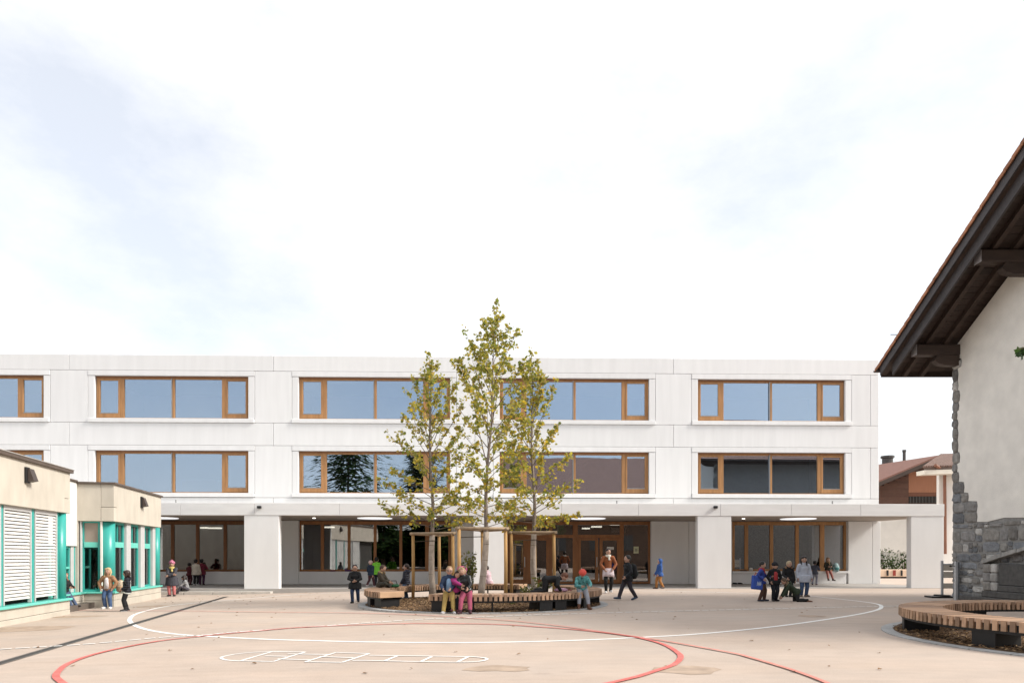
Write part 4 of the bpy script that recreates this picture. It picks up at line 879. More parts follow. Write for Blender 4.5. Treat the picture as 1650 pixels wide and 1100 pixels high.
for c, nm, kb, ro in ((C1, 'mulch bed inside the ring of benches under the young trees', 'grey kerb ring round the young trees', 3.62), (C2, 'mulch bed under the near round bench', 'grey kerb ring under the near round bench', 3.74)):
    bed = MB(); n = 48
    bed.add([(0, 0, .05)] + [(1.6*math.cos(2*math.pi*k/n), 1.6*math.sin(2*math.pi*k/n), .045) for k in range(n)] + [((ro-.2)*math.cos(2*math.pi*k/n), (ro-.2)*math.sin(2*math.pi*k/n), .006) for k in range(n)],
            [(0, 1+k, 1+(k+1) % n) for k in range(n)] + [(1+k, 1+n+k, 1+n+(k+1) % n, 1+(k+1) % n) for k in range(n)])
    cv = Vector((c[0], c[1], 0)); N_ = 9000
    for _ in range(N_):
        r_ = (ro-.21)*math.sqrt(random.random()); a = random.uniform(0, 6.283); x, y = r_*math.cos(a), r_*math.sin(a)
        z_ = .05*(1-(r_/ro)**2)+.008+random.uniform(0, .022); l = random.uniform(.018, .05); w_ = random.uniform(.006, .014); e = Euler((random.uniform(-.5, .5), random.uniform(-.5, .5), random.uniform(0, 6.28))).to_matrix()
        q = Vector((x, y, z_)); mi = random.choices((0, 1, 2), (5, 4, 2))[0]
        bed.add([q+e@Vector(p) for p in ((-l, -w_, 0), (l, -w_*.6, 0), (l*.9, w_, .004), (-l*.8, w_*.8, .003), (0, 0, .012))], [(0, 1, 4), (1, 2, 4), (2, 3, 4), (3, 0, 4)], mi)
    tag(bed.build('mulch_bed', CHIP, None, loc=(c[0], c[1], ground(c[0])+.012)), nm, 'mulch', kind='stuff')
    kr = tag(empty('kerb_ring', (c[0], c[1], ground(c[0]))), kb, kind='structure'); n = 40
    mb = MB(); a0, a1 = .003, 2*math.pi/n-.003; ks = 3; lo = [((ro-.23)*math.cos(a0+(a1-a0)*i/ks), (ro-.23)*math.sin(a0+(a1-a0)*i/ks), -.1) for i in range(ks+1)]; hi = [(ro*math.cos(a0+(a1-a0)*i/ks), ro*math.sin(a0+(a1-a0)*i/ks), -.1) for i in range(ks, -1, -1)]
    mb.prism(lo+hi, (0, 0, .118)); km = mb.mesh('kerb_stone', KERB)
    for k in range(n): link('kerb_stone', km, kr, None, (0, 0, 2*math.pi*k/n))

# ------------------------------------------------------------------ young trees
BARK = M('young_bark', (.20, .165, .14), .9, .25, 12, .4, 40); WRAP = M('reed_trunk_wrap', (.40, .34, .285), .9, .28, 14, .7, 60, stretch=(1, 1, .4)); TWIG = M('twig_bark', (.13, .10, .08), .9, .2, 10)
LV = [leafmat('leaf_olive', (.31, .29, .075)), leafmat('leaf_green', (.185, .215, .055)), leafmat('leaf_yellow_green', (.45, .39, .085)), leafmat('leaf_gold', (.58, .41, .05)), leafmat('leaf_bronze', (.37, .275, .11))]
def lobed(mb, q, e, s_, mi):
    """a lobed leaf: folded along its midrib"""
    sh = ((0, -.5), (.30, -.34), (.52, -.42), (.40, -.05), (.46, .22), (.16, .22), (0, .5))
    v = [q + e@Vector((0, y*s_, 0)) for x, y in (sh[0], sh[6])]
    r_ = [q + e@Vector((x*s_, y*s_, .16*x*s_)) for x, y in sh[1:6]]; l = [q + e@Vector((-x*s_, y*s_, .16*x*s_)) for x, y in sh[1:6]]
    mb.add(v + r_ + l, [(0, 2, 3, 4, 5, 6, 1), (1, 11, 10, 9, 8, 7, 0)], mi)
def young_tree(base, H, prof, label, lean, nleaf, seed, gold):
    random.seed(seed)
    t_ = tag(empty('young_tree', base), label, 'tree', 'young staked trees in the ring bench')
    def tp(z_): return Vector((lean[0]*z_/H + .04*math.sin(z_*1.7+seed), lean[1]*z_/H + .03*math.cos(z_*1.3), z_))
    zs = [0, .5, 1, 1.5, 2.1, 3, 4, 5, 6, H*.88, H]; rr = [.085, .08, .075, .07, .062, .05, .04, .03, .022, .013, .005]
    mb = MB(); mb.tube([tp(z_) for z_ in zs], rr, 8); mb.build('trunk', BARK, t_, True)
    mb = MB(); mb.tube([tp(z_) for z_ in (.04, .5, 1., 1.5, 2.05)], [.102, .096, .092, .088, .082], 14); mb.build('trunk_wrap', WRAP, t_, True)
    mb = MB()
    for z_ in (.35, .8, 1.25, 1.7): q = tp(z_); mb.tube([q-Vector((0, 0, .008)), q+Vector((0, 0, .008))], .104-.010*z_, 12)
    mb.build('wrap_wire', M('wrap_wire', (.16, .13, .1), .7, .1), t_)
    br = MB(); lf = MB(); tips = []
    nb = 56
    for k in range(nb):
        u = ((k+random.random())/nb)**1.2; z_ = 2.15 + (H-2.4)*u*.93; L = prof(z_/H)*random.uniform(.75, 1.12); a = k*2.4 + random.uniform(-.5, .5)
        el = R(8 + 50*min(1, u*1.9) + random.uniform(-8, 10)); d = Vector((math.cos(a)*math.cos(el), math.sin(a)*math.cos(el), math.sin(el)))
        p0 = tp(z_); L /= max(.35, math.cos(el)); L = min(L, ((H-z_)*.80+.12)/max(.2, math.sin(el)))
        p1 = p0 + d*L*.5; p2 = p0 + d*L + Vector((0, 0, .06*L)); br.tube([p0, p1, p2], [.006+.005*L, .004+.0028*L, .0025], 5)
        for j in range(max(3, int(L*7))):
            s_ = random.uniform(.25, 1.); q = p0.lerp(p2, s_); dv = (d + Vector([random.uniform(-.9, .9) for _ in range(3)])).normalized(); l = random.uniform(.12, .30)
            br.tube([q, q+dv*l], [.004, .002], 3); tips.append((q, dv, l, z_/H))
        tips.append((p2-d*.12, d, .16, z_/H))
    for k in range(14): z_ = H-1.2+1.2*k/14; tips.append((tp(z_), Vector((random.uniform(-1, 1), random.uniform(-1, 1), 1.)).normalized(), .13, z_/H))
    per = nleaf/len(tips)
    for (q, dv, l, hh) in tips:
        for j in range(int(per + random.random())):
            c = q + dv*l*random.uniform(.2, 1.1) + Vector([random.uniform(-.07, .07) for _ in range(3)])
            e = Euler((random.uniform(-.9, .9) + .5, random.uniform(-.8, .8), random.uniform(0, 6.28))).to_matrix()
            if random.random() < .5: e = Euler((random.uniform(.6, 2.2), random.uniform(-.6, .6), random.uniform(0, 6.28))).to_matrix()
            g_ = gold*(1.6-1.7*hh) if hh < .95 else 0
            mi = random.choices((0, 1, 2, 3, 4), (3, 2.3, 2.2, max(.1, g_*3), .9))[0]
            lobed(lf, c, e, random.uniform(.058, .115), mi)
    tag(br.build('branches', TWIG, t_), kind='stuff'); tag(lf.build('crown', LV, t_), kind='stuff')
    return t_
def prof_side(h):    # half-width of the crown by height
    return float(np.interp(h, [.26, .34, .5, .62, .75, .88, 1.], [1.4, 1.62, 1.35, .92, .48, .2, .07]))
def prof_mid(h): return float(np.interp(h, [.26, .36, .5, .66, .78, .88, 1.], [1.0, 1.4, 1.42, .98, .50, .22, .07]))
T1, T2, T3 = P(698, 895, 21.3), P(776, 895, 19.4), P(862, 895, 21.4)
young_tree((T1.x, T1.y, .03), 7.72, prof_side, 'left young tree with yellowing leaves, between the left stakes', (-.12, 0), 3500, 3, .5)
young_tree((T2.x, T2.y, .03), 8.62, prof_mid, 'tallest middle young tree, rising above the school roof', (.42, 0), 4100, 5, .3)
young_tree((T3.x, T3.y, .03), 7.80, prof_side, 'right young tree with the most golden leaves', (-.12, 0), 3700, 9, .8)
STK = M('stake_wood', (.44, .26, .10), .75, .25, 7, .3, 40, rand=.12, stretch=(1, 1, .2)); RAILW = M('stake_rail_wood', (.34, .25, .165), .8, .25, 7, .3, 40, rand=.12)
def stakes(pts, zt, label, second=None):
    c = sum((Vector((x, y, 0)) for x, y in pts), Vector())/len(pts); s_ = tag(empty('tree_stakes', (c.x, c.y, .02)), label, 'tree stakes', 'timber stake frames round the young trees')
    for x, y in pts: mb = MB(); mb.tube([(x-c.x, y-c.y, -.02), (x-c.x+.01, y-c.y, 1.), (x-c.x, y-c.y, zt-.02)], [.052, .05, .048], 10); mb.build('stake', STK, s_, True)
    n = len(pts)
    for i in range(n):
        a, b_ = Vector((*pts[i], 0)), Vector((*pts[(i+1) % n], 0)); d = (b_-a).normalized()*.10
        mb = MB(); z_ = zt-.03-.012*(i % 2); mb.tube([tuple(a-c-d+Vector((0, 0, z_+.03))), tuple(b_-c+d+Vector((0, 0, z_+.03)))], .046, 8); mb.build('rail', RAILW, s_, True)
    tr = T1 if 'left' in label else (T2 if 'middle' in label else T3)
    mb = MB(); a = Vector((*pts[0], 0)); mb.tube([tuple(a-c+Vector((0, 0, zt-.25))), (tr.x-c.x, tr.y-c.y-.12, zt-.22), (tr.x-c.x+.1, tr.y-c.y, zt-.22)], .012, 5); mb.build('tie_belt', M('tie_belt', (.06, .045, .03), .9, .2), s_)
def X(px, Y): return (px-CX)/FPX*Y
stakes([(X(665.5, 21.4), 21.4), (X(729.5, 20.9), 20.9), (X(707.5, 22.6), 22.6)], 2.07, 'left timber stake frame, three posts with rails')
stakes([(X(739.5, 18.9), 18.9), (X(814.5, 19.2), 19.2), (X(777, 20.3), 20.3)], 2.14, 'middle timber stake frame, its rails highest')
stakes([(X(824, 21.2), 21.2), (X(892.5, 21.0), 21.0), (X(861.5, 22.4), 22.4)], 2.10, 'right timber stake frame near the entrance doors')
# planting in the bed
def bush(px, Y, h, rx, n, label, stems=7, leaf=(.05, .11), mats=None):
    q = P(px, 895, Y); s_ = tag(empty('shrub', (q.x, q.y, .04)), label, 'shrub'); st_ = MB(); lf = MB()
    for k in range(stems):
        a = random.uniform(0, 6.28); top = Vector((rx*math.cos(a)*random.uniform(.3, 1), rx*math.sin(a)*random.uniform(.3, 1), h*random.uniform(.65, 1.0))); mid = top*.5 + Vector((0, 0, .12*h)); st_.tube([(0, 0, 0), mid, top], [.012, .008, .004], 5)
        for j in range(n//stems):
            u = random.uniform(.25, 1.); c = Vector((0, 0, 0)).lerp(mid, u*2) if u < .5 else mid.lerp(top, u*2-1); c = c + Vector([random.uniform(-.09, .09) for _ in range(3)]); lobed(lf, c, Euler((random.uniform(-1.4, 1.4), random.uniform(-1, 1), random.uniform(0, 6.28))).to_matrix(), random.uniform(*leaf), random.randrange(3))
    st_.build('stem', TWIG, s_); tag(lf.build('foliage', mats or BL, s_), kind='stuff')
BL = [leafmat('bush_green', (.13, .14, .05)), leafmat('bush_dark', (.055, .07, .025)), leafmat('bush_pale', (.17, .16, .05))]
bush(756, 20.6, 1.62, .55, 300, 'tall airy shrub beside the middle trunk against the white pillar', 10)
bush(848, 19.5, .55, .35, 150, 'low leafy shrub at the foot of the right young tree')
bush(876, 20.6, .75, .32, 120, 'thin grassy shrub right of the right trunk', 9)
bush(826, 18.9, .26, .22, 70, 'small low plant by the stakes behind the long bench', 5)
# twig of a tree that stands just outside the picture on the right
q = P(1905, 895, 5.6); tr = tag(empty('side_tree', (q.x, q.y, 0)), 'tree at the right picture edge of which one dark leafy twig shows', 'tree')
tb = MB(); tb.tube([(0, 0, 0), (.03, 0, 2), (0, .05, 4.9)], [.09, .075, .02], 8); tb.build('trunk', BARK, tr, True)
tb = MB(); lf = MB(); s0 = Vector((0, .03, 3.05)); e = P(1640, 562, 5.6) - Vector((q.x, q.y, 0)); tb.tube([s0, s0.lerp(e, .55)+Vector((0, 0, .10)), e], [.022, .010, .003], 5)
for k in range(17):
    u = random.uniform(.1, .85) if k > 7 else random.uniform(.94, 1.03); c = s0.lerp(e, u)+Vector((random.uniform(-.03, .03), random.uniform(-.05, .05), random.uniform(-.11, .03))); lobed(lf, c, Euler((random.uniform(.8, 2.2), random.uniform(-.5, .5), random.uniform(0, 6.28))).to_matrix(), random.uniform(.045, .075), random.randrange(3))
for k in range(16):
    a = k*2.4; z_ = 2.9+.12*k; d = Vector((abs(math.cos(a))*.9-.25, math.sin(a)*.9, .7)); L = 1.15-.05*k; p0 = Vector((0, .03, z_)); tb.tube([p0, p0+d*L], [.012, .004], 4)
    for j in range(18): c = p0+d*L*random.uniform(.3, 1.05)+Vector([random.uniform(-.12, .12) for _ in range(3)]); lobed(lf, c, Euler([random.uniform(0, 6.28) for _ in range(3)]).to_matrix(), random.uniform(.06, .1), random.randrange(3))
tag(tb.build('branch', TWIG, tr), kind='stuff'); tag(lf.build('crown', GRN, tr), kind='stuff')
# ------------------------------------------------------------------ people
tmp = bpy.data.scenes.new('scratch')
def remesh(mb, voxel, it=2):
    """join overlapping closed shapes into one continuous surface"""
    me = bpy.data.meshes.new('t'); me.from_pydata(mb.v, [], mb.f); o = bpy.data.objects.new('t', me); tmp.collection.objects.link(o)
    m = o.modifiers.new('r', 'REMESH'); m.mode = 'VOXEL'; m.voxel_size = voxel
    s_ = o.modifiers.new('s', 'SMOOTH'); s_.iterations = it; s_.factor = .5
    vl = tmp.view_layers[0]; vl.update(); dg = vl.depsgraph; ev = o.evaluated_get(dg).to_mesh()
    n = len(ev.vertices); co = np.empty(n*3, 'f'); ev.vertices.foreach_get('co', co)
    v = [tuple(p) for p in co.reshape(-1, 3).tolist()]; f = [tuple(p.vertices) for p in ev.polygons]
    o.evaluated_get(dg).to_mesh_clear(); bpy.data.objects.remove(o); bpy.data.meshes.remove(me)
    r_ = MB(); r_.v = v; r_.f = f; r_.m = [0]*len(f); return r_
def hexc(h):
    h = h.lstrip('#'); c = [int(h[i:i+2], 16)/255 for i in (0, 2, 4)]; return tuple(((x/12.92) if x <= .04045 else ((x+.055)/1.055)**2.4) for x in c)
def cloth(h, st='cloth'):
    nm = st + '_' + h.lstrip('#'); c = hexc(h); g_ = (c[0]+c[1]+c[2])/3; c = tuple((.84*x+.16*g_)*(.84 if g_ < .5 else .85) for x in c)
    if nm in _mats: return _mats[nm]
    if st == 'puffer': 
        m = M(nm, c, .45, .15, 9, .5, 14, bdist=.02); t_ = m.node_tree; b = t_.nodes['Principled BSDF']
        tc_ = N(t_, 'ShaderNodeTexCoord'); w = N(t_, 'ShaderNodeTexWave', bands_direction='Z'); w.inputs['Scale'].default_value = 5; w.inputs['Distortion'].default_value = 2; bp_ = N(t_, 'ShaderNodeBump'); bp_.inputs['Strength'].default_value = .8; bp_.inputs['Distance'].default_value = .03
        t_.links.new(tc_.outputs['Object'], w.inputs[0]); t_.links.new(w.outputs['Fac'], bp_.inputs['Height']); t_.links.new(bp_.outputs[0], b.inputs['Normal']); return m
    if st == 'denim': return M(nm, c, .8, .35, 7, .4, 25, bdist=.015)
    if st == 'fur': return M(nm, c, .95, .35, 35, 1., 70, bdist=.03)
    if st == 'leather': return M(nm, c, .35, .2, 9, .5, 18, bdist=.015)
    if st == 'pattern': return M(nm, c, .7, .75, 16, .3, 20, bdist=.015, detail=1)
    if st == 'hair': return M(nm, c, .5, .3, 18, .7, 50, bdist=.01, stretch=(1, 1, .25))
    return M(nm, c, .8, .18, 8, .5, 16, bdist=.02)
SKIN = M('skin', (.43, .26, .19), .5, .06, 12, spec=.4); SKIN2 = M('skin_tan', (.36, .20, .13), .5, .06, 12, spec=.4); EYE = M('eye_dark', (.02, .015, .012), .3, .1); EYW = M('eye_white', (.7, .68, .66), .4, .03); LIP = M('lips', (.36, .12, .10), .5, .1)
def ik(a, b_, l1, l2, hint):
    d = b_-a; D = max(1e-4, d.length); D = min(D, (l1+l2)*.999); u = d.normalized(); x = (l1*l1-l2*l2+D*D)/(2*D); h = math.sqrt(max(0, l1*l1-x*x))
    n = Vector(hint) - u*u.dot(Vector(hint)); n = n.normalized() if n.length > 1e-5 else Vector((0, -1, 0))
    return a+u*x+n*h, a+u*D
def person(label, loc, yaw, H, group=None, pel=.5, pelxy=(0, 0), spine=(0, 0, 1), head=(0, 0, 0), handR=(-.17, -.03, .42), handL=(.17, -.03, .42), footR=(-.06, 0, 0), footL=(.06, 0, 0),
           kneeR=(-.15, -1, .1), kneeL=(.15, -1, .1), elbR=(-.6, .7, -.4), elbL=(.6, .7, -.4), toeR=(-.25, -1, 0), toeL=(.25, -1, 0), skin=SKIN, hair=('#3a2618', 'short'), top=('#222830', 'cloth'), hem=.06, inner=None,
           legs=('#2a3c58', 'denim'), shoe='#3a2c24', sole=None, hat=None, hood=None, scarf=None, skirt=None, glasses=False, fat=1., adult=False, furhood=None, bootH=0., shirt=None, band=None, cuff=None):
    hd = .145 if adult else .175                    # head height in body heights
    root = tag(empty('person', loc, R(yaw)), label, 'person', group); Hs = H
    V = lambda p: Vector(p)*Hs
    ls, lt = (.235, .25) if adult else (.225, .23); lu, lf_ = .165, .145
    pv = V((pelxy[0], pelxy[1], pel)); sp = Vector(spine).normalized(); side = Vector((1, 0, 0)); 
    side = (side - sp*side.dot(sp)).normalized(); fwd = side.cross(sp)
    tl = .305 if adult else .285; nk = pv + sp*tl*Hs; ch_ = pv + sp*tl*.72*Hs
    hrot = (Euler((0, 0, R(head[1]))).to_matrix() @ Euler((R(head[0]), R(head[2]), 0)).to_matrix())
    hup = hrot @ Vector((0, 0, 1)); hf = hrot @ Vector((0, -1, 0)); hs_ = hrot @ Vector((1, 0, 0))
    nd = (sp*.5 + hup*.5).normalized(); hc = nk + nd*(.03+hd*.30)*Hs + hup*hd*.22*Hs; hz, hx, hy = hd*.5*Hs, hd*.385*Hs, hd*.44*Hs
    sw = .108 if adult else .102
    shR, shL = nk - sp*.025*Hs - side*sw*Hs*fat, nk - sp*.025*Hs + side*sw*Hs*fat
    hipR, hipL = pv - side*.052*Hs, pv + side*.052*Hs
    anz = .045
    fR, fL = V(footR)+V((0, 0, anz)), V(footL)+V((0, 0, anz))
    knR, fR = ik(hipR, fR, lt*Hs*1.02, ls*Hs*1.02, kneeR); knL, fL = ik(hipL, fL, lt*Hs*1.02, ls*Hs*1.02, kneeL)
    eR, wR = ik(shR, V(handR), lu*Hs, lf_*Hs, elbR); eL, wL = ik(shL, V(handL), lu*Hs, lf_*Hs, elbL)
    h_ = Hs*(.86 if adult else 1)
    # body: head with nose and ears, neck, trunk, limbs
    b = MB()
    b.ell(hc + hup*.04*hz, (hx, hy, hz*.96), hrot, 16, 12); b.ell(hc - hup*.50*hz + hf*.16*hy, (hx*.70, hy*.68, hz*.46), hrot, 12, 8)
    b.ell(hc + hf*hy*.98 - hup*.16*hz, (hx*.15, hy*.20, hz*.20), hrot, 8, 6)
    for s_ in (-1, 1): b.ell(hc + hs_*s_*hx*.98 - hup*.08*hz + hf*-.05*hy, (hx*.10, hy*.18, hz*.24), hrot, 8, 6)
    b.tube([nk - sp*.04*h_, hc - hup*.45*hz - hf*hy*.1], [.040*h_, .034*h_], 10, round_=True)
    b.tube([pv, pv+sp*.12*h_, ch_, nk-sp*.03*h_], [.088*h_*fat, .078*h_*fat, .095*h_*fat, .06*h_], 12, side=side, flat=.68, round_=True)
    b.tube([shR, shL], [.042*h_]*2, 10, round_=True)
    for (s0, e0, w0_) in ((shR, eR, wR), (shL, eL, wL)): b.tube([s0, e0, w0_], [.036*h_, .029*h_, .021*h_], 8, round_=True)
    for (p0, k0, a0) in ((hipR, knR, fR), (hipL, knL, fL)): b.tube([p0, p0.lerp(k0, .5), k0, k0.lerp(a0, .4), a0], [.060*h_, .052*h_, .040*h_, .040*h_, .026*h_], 10, round_=True)
    body = remesh(b, .0115*h_, 2)
    # hands: palm, four unequal curled fingers, thumb
    for (e0, w0_, s_) in ((eR, wR, -1), (eL, wL, 1)):
        d = (w0_-e0).normalized(); n_ = (side*-s_ - d*d.dot(side*-s_)); n_ = n_.normalized() if n_.length > .1 else fwd; t_ = d.cross(n_)
        if t_.dot(fwd) < 0: t_ = -t_
        hl = .098*h_
        body.obox(w0_ + d*hl*.30, d*hl*.30, t_*hl*.22, n_*hl*.09, hl*.06)
        for j, (fl, off) in enumerate(((.42, .165), (.48, .055), (.45, -.055), (.35, -.16))):
            p0 = w0_ + d*hl*.58 + t_*hl*off; p1 = p0 + d*hl*fl*.5 + n_*hl*.04; p2 = p1 + d*hl*fl*.35 + n_*hl*.20
            body.tube([p0, p1, p2], [hl*.06, hl*.055, hl*.04], 6)
        p0 = w0_ + d*hl*.18 + t_*hl*.20; p1 = p0 + (d*.6 + t_*.55 + n_*.2).normalized()*hl*.28; p2 = p1 + (d*.9 + t_*.05 + n_*.3).normalized()*hl*.22
        body.tube([p0, p1, p2], [hl*.075, hl*.06, hl*.045], 6)
    for s_ in (-1, 1):
        ec = hc + hf*hy*.885 + hs_*s_*hx*.40 + hup*.05*hz
        body.ell(ec, (hx*.15, hy*.08, hz*.075), hrot, 8, 6, 2); body.ell(ec + hf*hy*.06, (hx*.075, hy*.045, hz*.07), hrot, 8, 6, 1)
        body.ell(ec + hup*hz*.18 + hf*hy*.0, (hx*.20, hy*.06, hz*.03), hrot, 8, 4, 1)
    body.ell(hc + hf*hy*.80 - hup*.47*hz, (hx*.26, hy*.10, hz*.05), hrot, 8, 6, 3)
    body.build('body', [skin, EYE, EYW, LIP], root, True)
    # trousers
    t_ = MB(); lm = cloth(*legs); c_ = 1.12
    t_.tube([pv-sp*.01*h_, pv+sp*.07*h_], [.094*h_*fat, .086*h_*fat], 12, side=side, flat=.74, round_=True)
    for (p0, k0, a0) in ((hipR, knR, fR), (hipL, knL, fL)):
        e0 = a0 + (k0-a0).normalized()*bootH*h_
        t_.tube([p0, p0.lerp(k0, .5), k0, k0.lerp(e0, .5), e0], [.068*h_, .060*h_, .048*h_, .046*h_, .040*h_], 10, round_=True)
    remesh(t_, .0125*h_, 2).build('trousers', lm, root, True)
    # jacket or jumper
    j = MB(); tm_ = cloth(*top)
    k = 1.16 if top[1] in ('puffer', 'fur') else 1.08
    dwn = Vector((0, 0, -1)) if sp.z > .75 else -sp
    hr_ = (.112+.05*min(1, max(0, hem)*8))*h_*fat
    if hem > 0: j.tube([pv + dwn*hem*h_, pv + dwn*(hem*.5)*h_, pv + sp*.03*h_], [hr_*(1+hem*.45), hr_*(1+hem*.2), hr_*.96], 16, side=side, flat=.80)
    if hem > 0: j.tube([pv, pv+sp*.12*h_, ch_, nk-sp*.035*h_], [.108*h_*fat*k, .092*h_*fat*k, .102*h_*fat*k, .064*h_*k], 14, side=side, flat=.74, round_=True)
    else: j.tube([pv + sp*(-hem)*h_, pv+sp*.14*h_, ch_, nk-sp*.035*h_], [.090*h_*fat*k, .089*h_*fat*k, .103*h_*fat*k, .066*h_*k], 14, side=side, flat=.74, round_=True)
    j.tube([shR, shL], [.048*h_*k]*2, 10, round_=True)
    for (s0, e0, w0_) in ((shR, eR, wR), (shL, eL, wL)): j.tube([s0, e0, w0_ - (w0_-e0)*.04], [.047*h_*k, .041*h_*k, .033*h_*k], 10, round_=True)
    j.tube([nk-sp*.05*h_, nk+nd*.028*h_], [.060*h_, .050*h_], 12, round_=True)
    if top[1] == 'puffer' and not hood: j.ell(nk + sp*.005*h_ - fwd*.075*h_, (.075*h_, .04*h_, .05*h_))
    jk = remesh(j, .0125*h_, 2)
    jk.build('jacket' if top[1] not in ('cloth', 'knit') else 'top', tm_, root, True)
    if shirt:                                        # an open front: the garment underneath shows as a panel on the chest
        s2 = MB(); s2.tube([pv + dwn*max(0, hem)*.8*h_ + fwd*(.062*k)*h_, pv + sp*.12*h_ + fwd*(.070*k-.022)*h_, ch_ + fwd*(.079*k-.020)*h_, nk - sp*.035*h_ + fwd*(.050*k-.014)*h_], [.060*h_, .055*h_, .050*h_, .030*h_], 12, side=side, flat=.52, round_=False); s2.build('shirt', cloth(*shirt), root, True)
    if skirt:
        s2 = MB(); kk = (knR+knL)/2
        s2.tube([pv+sp*.05*h_, pv, pv.lerp(kk, skirt[2]*.6), pv.lerp(kk, skirt[2])], [.10*Hs, .118*Hs, .128*Hs, .132*Hs], 16, side=side, flat=.80); s2.build('skirt', cloth(skirt[0], skirt[1]), root, True)
    # shoes
    for (k0, a0, td) in ((knR, fR, toeR), (knL, fL, toeL)):
        td = Vector(td).normalized(); s2 = MB(); q = a0 - Vector((0, 0, .020*h_)) if abs(td.z) < .5 else a0
        s2.tube([q - td*.022*h_, q + td*.05*h_, q + td*.105*h_], [.036*h_, .034*h_, .026*h_], 10, flat=.8, round_=True); s2.tube([a0 - (a0-k0).normalized()*(.02+bootH)*h_, a0 + Vector((0, 0, -.01*h_))], [(.036 if bootH else .032)*h_, .035*h_], 10, round_=True)
        sh = s2.build('shoe', cloth(shoe, 'leather'), root, True)
        if sole and abs(td.z) < .5: s3 = MB(); s3.tube([q - td*.026*h_ - Vector((0, 0, .018*h_)), q + td*.11*h_ - Vector((0, 0, .018*h_))], [.034*h_, .028*h_], 10, flat=.25, round_=True); s3.build('sole', cloth(sole), sh, True)
    # hair, hats, hoods
    if hood is None:
        hm = cloth(hair[0], 'hair'); q = MB(); st_ = hair[1]
        if not hat or st_ in ('long', 'bob', 'ponytail'):
            if not hat: q.ell(hc - hf*hy*.14 + hup*hz*.17, (hx*1.10, hy*1.02, hz*.93), hrot, 14, 10); q.ell(hc - hf*hy*.30 + hup*hz*.02, (hx*1.06, hy*.82, hz*.80), hrot, 12, 8)
            if st_ == 'short' and not hat:
                for i in range(7): a = i*.9; q.ell(hc + hup*hz*(.80+.08*math.sin(i*2.3)) + hs_*hx*.5*math.cos(a) - hf*hy*(.15+.45*math.sin(a)), (hx*.32, hy*.30, hz*.22), hrot, 8, 6)
            if st_ in ('long', 'bob'):
                ln = 1.45 if st_ == 'long' else .95
                for s_ in (-1, 1): q.tube([hc + hs_*s_*hx*.80 - hf*hy*.05 + hup*hz*.35, hc + hs_*s_*hx*1.02 - hf*hy*.12 - hup*hz*.35, hc + hs_*s_*hx*.90 + hf*hy*(.55 if st_ == 'long' else .0) - Vector((0, 0, hz*ln))], [hx*.34, hx*.36, hx*.24], 8, round_=True)
                q.tube([hc - hf*hy*.62 + hup*hz*.3, hc - hf*hy*.85 - hup*hz*.4, hc - hf*hy*.70 - Vector((0, 0, hz*ln))], [hx*.75, hx*.80, hx*.5], 10, side=hs_, flat=.5, round_=True)
            if st_ in ('bun',): q.ell(hc - hf*hy*.95 + hup*hz*.55, (hx*.36, hy*.34, hz*.32), hrot, 10, 8)
            if st_ == 'ponytail': q.tube([hc - hf*hy*.9 + hup*hz*.3, hc - hf*hy*1.35 - hup*hz*.2, hc - hf*hy*1.1 - Vector((0, 0, hz*1.2))], [hx*.25, hx*.27, hx*.12], 8, round_=True)
            if st_ in ('long', 'bob', 'ponytail', 'bun') and not hat:
                for s_ in (-1, 1): q.ell(hc + hf*hy*.62 + hup*hz*.62 + hs_*s_*hx*.45, (hx*.5, hy*.34, hz*.26), hrot, 8, 6)
            if len(q.v): remesh(q, .014*h_, 1).build('hair', hm, root, True)
    if hat:
        q = MB(); q.ell(hc - hf*hy*.06 + hup*hz*.30, (hx*1.16, hy*1.10, hz*.86), hrot, 14, 10); hh_ = q
        r2 = MB(); n = 18; bp_ = [hc + hup*hz*(.30+.0) + hs_*hx*1.13*math.cos(2*math.pi*i/n) + hf*hy*(1.06*math.sin(2*math.pi*i/n)-.05) for i in range(n+1)]; q.tube(bp_, hz*.13, 6)
        if len(hat) > 2 and hat[2] == 'pom': q.ell(hc + hup*hz*1.22, (hx*.28, hx*.28, hx*.28), None, 10, 8)
        remesh(q, .014*h_, 1).build('hat', cloth(hat[0], hat[1]), root, True)
    if hood:
        q = MB(); q.ell(hc - hf*hy*.20 + hup*hz*.13, (hx*1.24, hy*1.10, hz*1.05), hrot, 14, 10); q.tube([nk - fwd*.02*h_, hc - hf*hy*.3], [.07*h_, hx*.9], 10, round_=True)
        remesh(q, .014*h_, 1).build('hood', cloth(*hood), root, True)
    if furhood:
        q = MB(); n = 14; bk = nk - fwd*.045*h_ + sp*.01*h_
        q.tube([bk + side*.085*h_*math.cos(math.pi*i/n*1.0) + fwd*(.085*h_ - .105*h_*math.sin(math.pi*i/n)) + sp*.022*h_*math.sin(math.pi*i/n) for i in range(n+1)], .030*h_, 8, round_=True); remesh(q, .012*h_, 1).build('fur_collar', cloth(furhood, 'fur'), root, True)
        q = MB(); q.ell(bk - sp*.05*h_ - fwd*.02*h_, (.085*h_, .04*h_, .075*h_)); q.build('hood', tm_, root, True)
    if scarf:
        q = MB(); n = 16
        for zz_, rr_ in ((.0, .060), (.026, .055)): q.tube([nk + sp*(zz_+.004*math.sin(i*2))*h_ + side*rr_*h_*math.cos(2*math.pi*i/n) + fwd*rr_*h_*math.sin(2*math.pi*i/n) for i in range(n+1)], .021*h_, 8)
        q.tube([nk + fwd*.058*h_ + side*.01*h_, nk + fwd*.085*h_ - sp*.09*h_ + side*.02*h_], [.026*h_, .03*h_], 8, flat=.5, round_=True); remesh(q, .011*h_, 1).build('scarf', cloth(*scarf), root, True)
